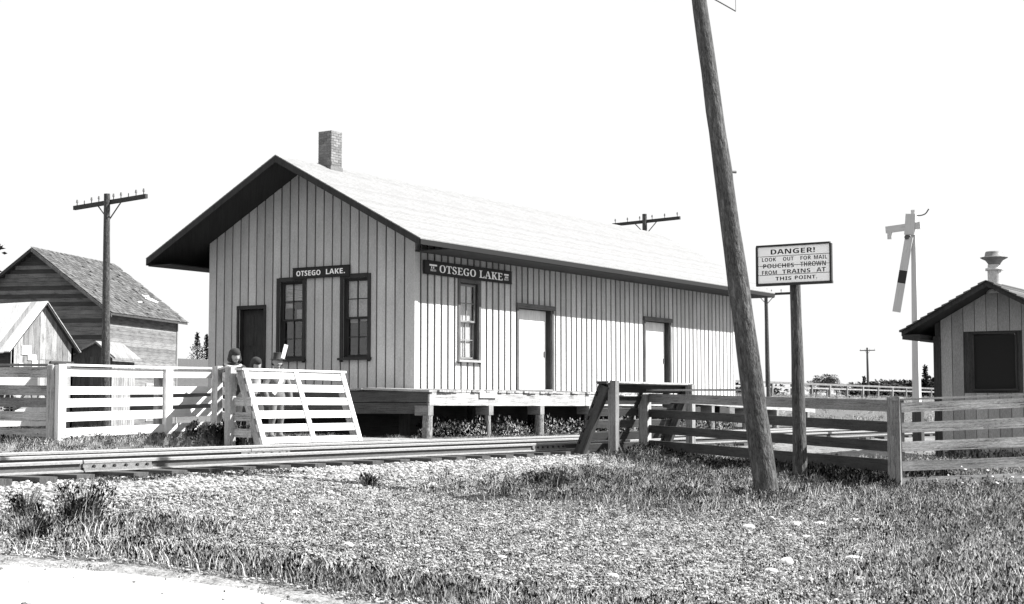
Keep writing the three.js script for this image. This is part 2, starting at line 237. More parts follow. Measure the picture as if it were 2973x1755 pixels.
  // freight doors in the side wall
  for (const [i, h] of [[0, sideHoles[1]], [1, sideHoles[2]]]) {
    const [a0, a1, , y1] = h, w = a1 - a0, c = (a0 + a1) / 2, t = 0.1, hh = y1 - DECK;
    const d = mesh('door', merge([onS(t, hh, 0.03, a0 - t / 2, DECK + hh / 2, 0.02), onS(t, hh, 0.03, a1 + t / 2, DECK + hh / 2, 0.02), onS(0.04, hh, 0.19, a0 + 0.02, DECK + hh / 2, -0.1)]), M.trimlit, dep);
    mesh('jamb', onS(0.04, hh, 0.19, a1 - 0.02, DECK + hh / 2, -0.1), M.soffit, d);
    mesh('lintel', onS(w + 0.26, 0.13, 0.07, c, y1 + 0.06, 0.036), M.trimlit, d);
    mesh('door_leaf', onS(w - 0.08, hh - 0.02, 0.05, c, DECK + hh / 2 - 0.01, -0.2), M.door, d);
    for (let k = 0; k < 6; k++) mesh('door_board', onS((w - 0.1) / 6 - 0.008, hh - 0.04, 0.012, a0 + 0.05 + (k + 0.5) * (w - 0.1) / 6, DECK + hh / 2 - 0.01, -0.17), M.door, d);
    mesh('latch', onS(0.05, 0.16, 0.03, a1 - 0.16, DECK + 1.05, -0.155), M.iron, d);
    mesh('threshold', onS(w, 0.03, 0.25, c, DECK + 0.015, -0.09), M.grey[0], d);
  }
  { // doorway in the gable
    const [a0, a1, , y1] = gabHoles[0], w = a1 - a0, c = (a0 + a1) / 2, hh = y1 - DECK, t = 0.07;
    const d = mesh('door', merge([onG(t, hh, 0.035, a0 - t / 2, DECK + hh / 2, 0.02), onG(t, hh, 0.035, a1 + t / 2, DECK + hh / 2, 0.02), onG(w + 2 * t, 0.1, 0.04, c, y1 + 0.05, 0.024)]), M.trim, dep);
    mesh('door_leaf', onG(w - 0.04, hh - 0.03, 0.04, c, DECK + hh / 2, -0.17), M.trim, d);
    for (const [py, ph] of [[0.3, 0.34], [0.74, 0.38]]) for (const s of [-1, 1]) mesh('door_panel', onG(w * 0.34, hh * ph, 0.015, c + s * w * 0.22, DECK + hh * py, -0.148), M.trim, d);
  }
}
// ---------------------------------------------------------------- depot platform
{
  const pf = thing('platform', 'weathered plank platform on short posts along the front of the depot', 'platform');
  const PX = 29.1, PZ = -21.2, PE = 41.0, dy = (z) => lerp(1.1, DECK, (PZ - z) / 2.0);
  let x = PX - 0.08;
  while (x < PE) { const w = 0.2, e = rr(-0.03, 0.05); mesh('deck_plank', beam([x + w / 2, 1.075 + rr(-0.008, 0.01), PZ + e], [x + w / 2, DECK - 0.03, ZW + 0.03], w - 0.012, 0.05), pick(M.deck), pf); x += w; }
  for (let z = ZW - 0.1; z > -31.2; z -= 0.2) mesh('deck_plank', box(X0 - PX + 0.06, 0.05, 0.188, (X0 + PX) / 2 - 0.04 + rr(-0.03, 0.02), 1.12 + rr(-0.006, 0.006), z), pick(M.deck), pf);
  // sunlit edge beam in lengths, the ramp at the far end
  const lens = [[PX, 31.6], [31.6, 36.4], [36.4, PE]];
  lens.forEach(([a, b], i) => mesh('edge_beam', box(b - a - 0.015, 0.31, 0.09, (a + b) / 2, 0.885 - (i ? 0.006 : 0), PZ - 0.06 - 0.006 * (i % 2)), M.rim, pf));
  mesh('patch_board', box(0.75, 0.16, 0.03, 31.55, 1.0, PZ + 0.01), M.white[0], pf);
  mesh('ramp_beam', beam([PE, 0.93, PZ - 0.06], [53.2, 0.57, PZ - 0.06], 0.09, 0.17), M.rim, pf);
  for (let q = PE; q < 53.2; q += 0.2) { const y = lerp(1.0, 0.66, (q - PE) / 12.2) + 0.02; mesh('deck_plank', box(0.19, 0.04, 1.9, q + 0.1, y, PZ - 0.95), pick(M.deck), pf); }
  // dark planked end facing left
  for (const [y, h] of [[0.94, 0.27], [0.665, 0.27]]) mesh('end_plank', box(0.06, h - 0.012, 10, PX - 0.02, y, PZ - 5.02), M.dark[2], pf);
  const posts = [29.06, 31.62, 34.04, 36.6, 39.2, 41.8, 44.4, 47, 49.6, 52.4];
  posts.forEach((q, i) => {
    const top = q < PE ? 0.73 : lerp(0.82, 0.5, (q - PE) / 12.2);
    mesh('post', pole([q, -0.25, PZ - 0.05], [q + rr(-0.03, 0.03), top - 0.24, PZ - 0.05], i % 3 === 1 ? 0.085 : 0.125, i % 3 === 1 ? 0.08 : 0.115, 10, 0.1, 4), M.polelight, pf);
    mesh('post_cap', box(0.2, 0.23, 0.4, q + 0.04, top - 0.12, PZ - 0.17), M.grey[1], pf);
  });
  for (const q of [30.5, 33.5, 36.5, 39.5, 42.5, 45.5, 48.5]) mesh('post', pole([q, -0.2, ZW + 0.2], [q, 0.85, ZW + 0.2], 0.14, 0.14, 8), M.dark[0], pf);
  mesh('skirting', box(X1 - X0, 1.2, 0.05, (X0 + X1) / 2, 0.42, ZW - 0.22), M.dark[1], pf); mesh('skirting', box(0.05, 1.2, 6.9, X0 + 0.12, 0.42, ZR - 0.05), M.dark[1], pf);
}
// ---------------------------------------------------------------- signs with lettering
function canvasTex(w, h, draw) { const c = document.createElement('canvas'); c.width = w; c.height = h; const x = c.getContext('2d'); draw(x, w, h); const t = new THREE.CanvasTexture(c); t.colorSpace = THREE.SRGBColorSpace; t.anisotropy = 8; return t; }
function fit(x, s, font, cx, cy, w, h) { x.save(); x.font = font; x.textBaseline = 'alphabetic'; x.textAlign = 'left'; const m = x.measureText(s), aw = m.actualBoundingBoxLeft + m.actualBoundingBoxRight, ah = m.actualBoundingBoxAscent + m.actualBoundingBoxDescent; x.translate(cx, cy); x.scale(w / aw, h / ah); x.fillText(s, -aw / 2 + m.actualBoundingBoxLeft, ah / 2 - m.actualBoundingBoxDescent); x.restore(); }
function speck(x, w, h, n, c, a) { for (let i = 0; i < n; i++) { x.fillStyle = `rgba(${c},${c},${c},${rnd() * a})`; x.fillRect(rnd() * w, rnd() * h, 1 + rnd() * 5, 1 + rnd() * 2); } }
function facePlane(w, h, t, m) { const g = new THREE.PlaneGeometry(w, h); g.translate(0, 0, t); return g; }
{
  const t = canvasTex(1024, 160, (x, w, h) => { x.fillStyle = '#0b0b0b'; x.fillRect(0, 0, w, h); speck(x, w, h, 500, 70, 0.5); x.fillStyle = '#f6f6f6'; fit(x, 'OTSEGO', 'bold 100px sans-serif', 282, 84, 455, 84); fit(x, 'LAKE.', 'bold 100px sans-serif', 786, 80, 350, 84); });
  const s = thing('station_sign', 'short black name board lettered OTSEGO LAKE. above the two gable windows', 'sign', [X0 - 0.045, 4.28, -26.24], -Math.PI / 2);
  s.rotation.z = 0; mesh('sign_board', box(1.96, 0.3, 0.04), M.sign, s);
  mesh('lettering', facePlane(1.9, 0.27, 0.0225), new THREE.MeshStandardMaterial({ map: t, roughness: 0.7 }), s);
  mesh('frame', merge([box(1.96, 0.018, 0.02, 0, 0.142, 0.026), box(1.96, 0.018, 0.02, 0, -0.142, 0.026)]), M.sign, s);
  const t2 = canvasTex(1664, 146, (x, w, h) => {
    x.fillStyle = '#0d0d0d'; x.fillRect(0, 0, w, h); speck(x, w, h, 700, 80, 0.5); x.fillStyle = '#fafafa';
    fit(x, 'OTSEGO', 'bold 110px serif', 600, 76, 690, 92); fit(x, 'LAKE', 'bold 110px serif', 1247, 76, 470, 92);
    x.fillRect(72, 34, 138, 20); x.fillRect(104, 60, 16, 26); x.fillRect(140, 60, 16, 26); fit(x, 'MILES', 'bold 40px serif', 142, 104, 104, 24);
    fit(x, 'MILES', 'bold 40px serif', 1560, 104, 92, 24); x.fillRect(1512, 34, 96, 20); x.fillRect(1530, 66, 70, 8); x.fillRect(1530, 78, 70, 8);
  });
  const s2 = thing('station_sign', 'long black name board lettered OTSEGO LAKE in white serifs under the front eave', 'sign', [33.54, 4.3, ZW + 0.06], 0);
  mesh('sign_board', box(4.12, 0.36, 0.05), M.sign, s2);
  mesh('lettering', facePlane(4.06, 0.32, 0.0275), new THREE.MeshStandardMaterial({ map: t2, roughness: 0.7 }), s2);
  mesh('frame', merge([box(4.12, 0.02, 0.02, 0, 0.17, 0.03), box(4.12, 0.02, 0.02, 0, -0.17, 0.03)]), M.sign, s2);
  // the danger sign on its post
  const W = 0.93, H = 0.455, dt = canvasTex(1200, 590, (x, w, h) => {
    x.fillStyle = '#f2f2f2'; x.fillRect(0, 0, w, h); speck(x, w, h, 2600, 120, 0.28); speck(x, w, h, 1800, 245, 0.35); x.fillStyle = '#0a0a0a';
    const f = 'bold 100px sans-serif';
    fit(x, 'DANGER!', f, 600, 88, 740, 86); fit(x, 'LOOK', f, 185, 205, 240, 66); fit(x, 'OUT', f, 510, 205, 180, 66); fit(x, 'FOR', f, 800, 205, 175, 66); fit(x, 'MAIL', f, 1045, 205, 215, 66);
    fit(x, 'POUCHES', f, 345, 310, 520, 62); fit(x, 'THROWN', f, 920, 305, 420, 70); fit(x, 'FROM', f, 190, 415, 255, 68); fit(x, 'TRAINS', f, 640, 410, 470, 70); fit(x, 'AT', f, 1050, 405, 150, 72); fit(x, 'THIS', f, 425, 515, 270, 64); fit(x, 'POINT.', f, 800, 510, 370, 64);
  });
  const dm = new THREE.MeshStandardMaterial({ map: dt, roughness: 0.85 });
  const d = thing('danger_sign', 'white plank warning sign lettered DANGER! on a round wooden post by the fence', 'sign', [17.3, 0, -7.15], -Math.PI / 2);
  mesh('post', pole([0.02, -0.5, -0.09], [-0.03, 2.55, -0.1], 0.092, 0.062, 12, 0.1, 12), M.pole, d);
  const cuts = [0, 0.265, 0.52, 0.765, 1];
  for (let i = 0; i < 4; i++) {
    const a = cuts[i], b = cuts[i + 1], h = (b - a) * H - 0.008, off = i ? 0.005 : -0.006, g = new THREE.BoxGeometry(W, h, 0.025), uv = g.attributes.uv;
    for (let k = 0; k < uv.count; k++) { const front = k >= 16 && k < 20; uv.setXY(k, front ? uv.getX(k) : 0.02, front ? 1 - lerp(b, a, uv.getY(k)) : 0.98); }
    g.translate(off, 2.43 + H / 2 - (a + b) / 2 * H, 0.0); mesh('board', g, dm, d);
  }
  mesh('backing', box(W - 0.02, H - 0.02, 0.02, 0, 2.43, -0.03), M.trim, d);
  mesh('frame', merge([box(W + 0.02, 0.024, 0.045, -0.006, 2.43 + H / 2 + 0.008, 0.004), box(W + 0.05, 0.032, 0.045, 0.004, 2.43 - H / 2 - 0.012, 0.004), box(0.024, H, 0.045, -W / 2 - 0.01, 2.43, 0.004), box(0.024, H, 0.045, W / 2 + 0.012, 2.43, 0.004)]), M.trim, d);
}
// ---------------------------------------------------------------- tracks
{
  const tr = thing('railway_track', 'steel rails and sleepers running along the gravel bed before the depot', 'railway track');
  const SH = (q) => { const s = new THREE.Shape(); q.forEach(([x, y], i) => i ? s.lineTo(x, y) : s.moveTo(x, y)); return s; }; const prof = (k) => SH(k === 0 ? [[-0.055, 0], [0.055, 0], [0.055, 0.012], [0.012, 0.022], [-0.012, 0.022], [-0.055, 0.012]] : k === 1 ? [[-0.008, 0.02], [0.008, 0.02], [0.007, 0.089], [-0.007, 0.089]] : [[-0.036, 0.086], [0.036, 0.086], [0.036, 0.112], [0.03, 0.12], [-0.03, 0.12], [-0.036, 0.112]]); 
  const rail1 = (x0, x1, z0, z1, k) => { const L = Math.hypot(x1 - x0, z1 - z0), g = new THREE.ExtrudeGeometry(prof(k), { depth: L, bevelEnabled: false }); const p = g.attributes.position, uv = g.attributes.uv; for (let i = 0; i < p.count; i++) uv.setXY(i, p.getZ(i) * 0.8 + z0, p.getY(i) * 3 + p.getX(i)); g.rotateY(Math.PI / 2); g.rotateY(Math.atan2(-(z1 - z0), x1 - x0)); g.translate(x0, 0.03, z0); return g; };
  const rail = (...q) => { const w = mesh('rail', rail1(...q, 1), M.rust, tr); mesh('rail_head', rail1(...q, 2), M.rail, w); mesh('rail_base', rail1(...q, 0), M.dust, w); };
  for (const [a, b] of [[-20, 10.78], [10.8, 19.6], [19.615, 28.6], [28.615, 320]]) rail(a, b, -12.3, -12.3);
  for (const [a, b] of [[-20, 14.9], [14.915, 24], [24.015, 320]]) rail(a, b, -13.78, -13.78);
  for (const [a, b, c, d] of [[-20, 26.2, -15.05, -15.05], [26.215, 70, -15.05, -16.2], [70, 320, -16.2, -16.2], [27, 70, -13.92, -14.75], [70, 320, -14.75, -14.75]]) rail(a, b, c, d);
  for (const [x, z] of [[11.27, -12.3], [19.95, -12.3], [15.2, -13.78]]) {
    const f = mesh('joint_bar', merge([box(0.95, 0.062, 0.02, x, 0.083, z + 0.02), box(0.95, 0.03, 0.036, x, 0.056, z + 0.03)]), M.bar, tr);
    for (const q of [-0.34, -0.2, -0.06, 0.1, 0.26, 0.4]) { const g = new THREE.CylinderGeometry(0.017, 0.017, 0.03, 6); g.rotateX(Math.PI / 2); g.translate(x + q, 0.085, z + 0.036); mesh('bolt', g, M.black, f); }
  }
  for (let x = 7; x < 44; x += 0.58) mesh('sleeper', box(0.21 + rr(-0.02, 0.03), 0.15, 2.5 + rr(-0.1, 0.1), x + rr(-0.05, 0.05), -0.047, -13.04 + rr(-0.05, 0.05)), M.tie, tr);
  for (let x = 7; x < 44; x += 0.58) mesh('sleeper', box(0.2, 0.15, 0.9, x + rr(-0.05, 0.05), -0.049, -15.0), M.tie, tr);
}
// the sawtooth cattle guard between the rail and the white wing
{
  const cg = thing('cattle_guard', 'row of sharp triangular slats in front of the white sloping wing fence', 'cattle guard');
  for (let x = 18.62; x < 21.2; x += 0.105) mesh('slat', prism([[x, 0.0], [x + 0.1, 0.0], [x + 0.05, 0.11]], -16.8, -15.2, 'z'), M.wash[0], cg);
  mesh('bearer', box(2.7, 0.06, 0.12, 19.9, -0.03, -15.3), M.tie, cg); mesh('bearer', box(2.7, 0.06, 0.12, 19.9, -0.03, -16.6), M.tie, cg);
}
// ---------------------------------------------------------------- fences
function ramp3(a, b, t) { return [lerp(a[0], b[0], t), lerp(a[1], b[1], t), lerp(a[2], b[2], t)]; }
// boards between two ground points; hs: [bottom, top] above ground at each board
function boards(f, a, b, hs, mats, cap, jit = 0.012, name = 'board', th = 0.025) {
  for (const [h0, h1] of hs) { const j0 = rr(-jit, jit), j1 = rr(-jit, jit); mesh(name, beam([a[0], a[1] + (h0 + h1) / 2 + j0, a[2]], [b[0], b[1] + (h0 + h1) / 2 + j1, b[2]], th, h1 - h0), pick(mats), f); }
  if (cap) mesh('cap_rail', beam([a[0], a[1] + cap[0], a[2]], [b[0], b[1] + cap[0] + (cap[2] || 0), b[2]], 0.15, cap[1]), pick(mats), f);
}
const HS = [[0.09, 0.25], [0.37, 0.525], [0.605, 0.75], [0.825, 0.96], [1.15, 1.285]];
{
  const f = thing('board_fence', 'white painted board fence between the shed and the depot, lit by the sun', 'fence');
  const a = [17.38, 0.08, -20.31], b = [20.75, 0.12, -21.34], c = [22.82, 0.16, -22.0];
  const hs = [[0.09, 0.25], [0.37, 0.525], [0.605, 0.75], [0.825, 0.96], [1.13, 1.28]];
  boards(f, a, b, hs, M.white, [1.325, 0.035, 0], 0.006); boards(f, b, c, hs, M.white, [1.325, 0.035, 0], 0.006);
  mesh('post', box(0.16, 1.75, 0.1, 17.3, 0.53, -20.25), M.white[0], f); mesh('post', box(0.2, 1.75, 0.14, 17.27, 0.52, -20.38), M.wash[1], f);
  mesh('post', box(0.17, 1.65, 0.1, 20.75, 0.58, -21.28), M.white[2], f); mesh('post', box(0.14, 1.6, 0.14, 20.7, 0.55, -21.46), M.wash[1], f);
  mesh('post', box(0.16, 1.6, 0.16, 22.86, 0.62, -22.05), M.white[1], f);
  const g = thing('board_fence', 'grey unlit board fence at the left edge running back past the small shed', 'fence');
  const e = [16.55, 0.14, -24.5], a2 = [17.26, 0.08, -20.46];
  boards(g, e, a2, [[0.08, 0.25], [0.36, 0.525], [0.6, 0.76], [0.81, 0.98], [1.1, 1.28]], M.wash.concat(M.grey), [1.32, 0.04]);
  mesh('post', box(0.14, 1.6, 0.14, 16.75, 0.6, -23.2), M.grey[0], g);
  const h = thing('board_fence', 'short weathered fence return from the white fence to the sloping wing', 'fence');
  const w0 = [18.56, 0.05, -17.62], w1 = [22.78, 0.14, -21.95];
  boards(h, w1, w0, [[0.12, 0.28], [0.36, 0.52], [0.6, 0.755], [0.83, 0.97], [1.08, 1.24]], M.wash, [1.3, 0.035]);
  boards(h, w0, [18.5, 0.05, -17.06], [[0.16, 0.3], [0.42, 0.56], [0.66, 0.8]], M.wash, null);
  mesh('post', box(0.13, 1.8, 0.13, 18.52, 0.45, -17.55), M.wash[1], h); mesh('post', box(0.14, 1.7, 0.14, 20.6, 0.6, -19.85), M.wash[0], h);
}
// a leaning slatted wing: bottom edge (x0..x1, y0, zb), top edge at y1, zt
function wing(name, label, x0, x1, y0, y1, zb, zt, front, back, sgn) {
  const f = thing(name, label, 'wing fence'), n = 6, P = (x, t, o = 0) => { const L = Math.hypot(y1 - y0, zt - zb), ny = -(zt - zb) / L * sgn * -1, nz = (y1 - y0) / L * sgn; return [x, lerp(y0, y1, t) + Math.abs((zt - zb) / L) * o, lerp(zb, zt, t) + nz * o]; };
  const up = [0, y1 - y0, zt - zb];
  for (let i = 0; i < n; i++) { const t = 0.055 + i * 0.178; mesh('board', beam(P(x0, t + rr(-0.004, 0.004), 0.03), P(x1, t + rr(-0.004, 0.004), 0.03), 0.022, 0.13, up), pick(front), f); }
  for (const x of [x0 + 0.06, (x0 + x1) / 2, x1 - 0.06]) mesh('stile', beam(P(x, -0.01, 0.056), P(x, 0.99, 0.056), 0.1, 0.024, [0, -up[2], up[1]]), pick(front), f);
  for (const x of [x0 + 0.05, x1 - 0.05]) mesh('brace', beam(P(x, -0.14, -0.045), P(x, 1.0, -0.045), 0.1, 0.12, [0, -up[2], up[1]]), pick(back), f);
  mesh('cap_rail', beam(P(x0 - 0.03, 1.03, 0.0), P(x1 + 0.04, 1.03, 0.0), 0.17, 0.035), front[0], f);
  return f;
}
wing('wing_fence', 'white slatted wing fence leaning back from the track left of the depot platform', 18.5, 21.1, 0.06, 1.28, -16.87, -17.31, M.white, M.wash, 1);
{
  const f = wing('wing_fence', 'dark weathered wing fence leaning towards the viewer on the near side of the track', 20.1, 22.98, 0.0, 1.03, -11.86, -11.42, M.dark, M.dark, -1);
  mesh('post', box(0.11, 1.35, 0.13, 20.2, 0.42, -11.28), M.weather[0], f); mesh('post', box(0.12, 1.3, 0.12, 22.85, 0.42, -11.3), M.grey[0], f);
  mesh('plank', box(2.8, 0.03, 0.22, 21.5, 1.075, -11.42), M.deck[2], f);
  const g = thing('board_fence', 'dark weathered board fence running from the near wing to the right corner post', 'fence');
  const a = [21.62, 0.01, -11.42], b = [17.2, -0.23, -5.92];
  for (const [h0, h1, k0, k1] of [[0.02, 0.16, 0.2, 0.3], [0.275, 0.40, 0.42, 0.525], [0.525, 0.65, 0.64, 0.75], [0.765, 0.90, 0.88, 1.0]]) mesh('board', beam([a[0], a[1] + (h0 + h1) / 2, a[2]], [b[0], b[1] + (k0 + k1) / 2, b[2]], 0.028, h1 - h0), pick(h0 > 0.7 ? M.grey : M.dark), g);
  mesh('cap_rail', beam([21.62, 0.965, -11.42], [19.3, 0.93, -8.54], 0.11, 0.03), M.deck[0], g);
  mesh('post', merge([box(0.13, 1.1, 0.16, 21.62, 0.35, -11.5), beam([21.6, 0.9, -11.5], [21.6, 1.05, -11.5], 0.06, 0.06)]), M.grey[2], g);
  mesh('post', box(0.14, 1.3, 0.14, 19.42, 0.32, -8.55), M.grey[0], g);
  mesh('paper', box(0.01, 0.07, 0.09, 19.14, 0.02, -8.5), M.paper, g);
  const h = thing('board_fence', 'grey four-board fence at the right edge in front of the small building', 'fence');
  const p = [17.16, -0.24, -5.86], q = [18.3, -0.16, -4.1];
  boards(h, [17.16, -0.24, -5.8], q, [[0.02, 0.125], [0.2, 0.31], [0.425, 0.54], [0.645, 0.76], [0.88, 0.99]], M.pale, null, 0.006);
  mesh('cap_rail', beam([17.1, 0.78, -5.9], [18.3, 0.86, -4.1], 0.12, 0.022), M.grey[0], h);
  mesh('post', box(0.16, 1.5, 0.15, 17.17, 0.06, -5.87), M.weather[2], h); mesh('post', box(0.14, 1.4, 0.14, 18.4, 0.1, -4.05), M.weather[1], h);
}
{ // far fence on the rise
  const f = thing('far_fence', 'low rail fence across the rise far behind the signal post', 'fence');
  const A = [100, -46.6], B = [163, -49.3], n = 14, pt = (t) => { const x = lerp(A[0], B[0], t), z = lerp(A[1], B[1], t); return [x, gy(x, z), z]; };
  for (let i = 0; i <= n; i++) { const [x, y, z] = pt(i / n); mesh('post', box(0.22, 1.2 + rr(-0.05, 0.05), 0.22, x, y + 0.45, z), i % 2 ? M.grey[0] : M.weather[0], f); }
  for (let i = 0; i < n; i++) { const a = pt(i / n), b = pt((i + 1) / n); mesh('rail', beam([a[0], a[1] + 1.06, a[2]], [b[0], b[1] + 1.06, b[2]], 0.2, 0.16), M.weather[0], f); mesh('rail', beam([a[0], a[1] + 0.72, a[2]], [b[0], b[1] + 0.72, b[2]], 0.06, 0.12), M.grey[0], f); }
}
// ---------------------------------------------------------------- poles
{
  const p = thing('leaning_pole', 'thick rough wooden pole leaning left in front of the depot, its top out of view', 'pole', [15.46, -0.34, -6.68]);
  mesh('pole', pole([0.02, -0.5, 0.02], [-0.715, 8.2, -0.845], 0.142, 0.055, 18, 0.16, 40), M.pole, p);
  const b = mesh('bracket', merge([rod([[-0.38, 5.55, -0.42], [-0.29, 5.47, -0.3], [-0.2, 5.4, -0.2]], 0.008), rod([[-0.2, 5.4, -0.2], [-0.21, 5.65, -0.2], [-0.22, 5.9, -0.2]], 0.003)]), M.iron, p); b.position.set(-0.036, 0, -0.055);
  mesh('bolt', pole([-0.24, 3.62, -0.36], [-0.17, 3.62, -0.3], 0.012, 0.015, 6), M.iron, p);
  function telegraph(label, [x, y, z], h, r, armL, armH, tilt, turn = 0, pins = 10) {
    const t = thing('telegraph_pole', label, 'telegraph pole', [x, y, z], turn);
    mesh('pole', pole([0.06, -0.4, 0.06], [0, h, 0], r, r * 0.62, 10, 0.08, 10), M.pole, t);
    const A = [0.13, armH - tilt, -armL / 2], B = [0.13, armH + tilt, armL / 2];
    mesh('cross_arm', beam(A, B, 0.11, 0.14), M.dark[1], t);
    for (const s of [-1, 1]) mesh('brace', beam([0.1, armH - 0.62, 0], [0.12, armH - 0.06 + s * tilt * 0.35, s * armL * 0.16], 0.02, 0.04), M.iron, t);
    for (let i = 0; i < pins; i++) { const q = (i + 0.5) / pins, P = ramp3(A, B, lerp(0.04, 0.96, (i) / (pins - 1))); const ins = mesh('pin', pole([P[0], P[1] + 0.06, P[2]], [P[0], P[1] + 0.2, P[2]], 0.016, 0.016, 6), M.iron, t); if (i % 3 !== 1 || pins < 8) { const g = new THREE.CylinderGeometry(0.025, 0.042, 0.1, 8); g.translate(P[0], P[1] + 0.22, P[2]); mesh('insulator', g, M.insul, ins); } }
    return t;
  }
  telegraph('tall telegraph pole with one wide cross arm in front of the old barn', [35.2, 0, -39.1], 7.85, 0.165, 3.5, 7.58, 0.075);
  telegraph('telegraph pole whose cross arm rises just above the depot roof ridge', [61.67, 0, -32.76], 9.55, 0.17, 3.5, 9.22, 0.05, 0, 6);
  telegraph('slender telegraph pole seen past the right end of the depot roof', [85.6, 0.6, -37.2], 7.25, 0.16, 3.4, 6.92, 0.0, 0, 6);
  telegraph('smallest telegraph pole far off above the tree line', [241.6, 2.5, -87.2], 7.9, 0.24, 2.6, 7.45, 0, 0, 4);
}
{ // order signal
  const s = thing('semaphore_signal', 'white railway semaphore signal with a lowered banded arm beside the right building', 'semaphore', [32.56, -0.1, -10.65], -Math.PI / 2);
  mesh('post', (() => { const g = new THREE.CylinderGeometry(0.062, 0.11, 4.25, 4, 1); g.rotateY(Math.PI / 4); g.translate(0, 2.975, 0); const q = g.toNonIndexed(); q.computeVertexNormals(); return merge([q]); })(), M.semaphore, s);
  mesh('post_base', box(0.2, 0.95, 0.2, 0.02, 0.42, 0), M.dark[0], s);
  mesh('signal_head', (() => { const g = box(0.22, 0.46, 0.16); g.rotateZ(-0.09); g.translate(-0.055, 4.78, 0.02); return g; })(), M.semaphore, s);
  mesh('upper_arm', (() => { const g = box(0.78, 0.15, 0.04); g.rotateZ(0.07); g.translate(-0.22, 4.72, 0.06); const k = box(0.1, 0.15, 0.045, -0.52, 4.56, 0.061); return merge([g, k]); })(), M.semaphore, s);
  const rot = 0.19, C = (t) => [-0.075 - Math.sin(rot) * t, 4.5 - Math.cos(rot) * t];
  const seg = (a, b, m, name, z = 0.1) => { const c = C((a + b) / 2), g = box(0.175, b - a, 0.03); g.rotateZ(-rot); g.translate(c[0], c[1], z); return mesh(name, g, m, s); };
  seg(0, 0.74, M.semaphore, 'lowered_arm'); seg(0.74, 1.02, M.black, 'black_band'); seg(1.02, 1.66, M.semaphore, 'lowered_arm');
  mesh('pivot', pole([-0.12, 4.5, 0], [-0.12, 4.5, 0.13], 0.055, 0.055, 8), M.iron, s);
  mesh('rod', rod([[0.03, 4.98, 0], [0.15, 4.97, 0], [0.26, 5.0, 0], [0.34, 5.1, 0]], 0.014), M.iron, s);
}
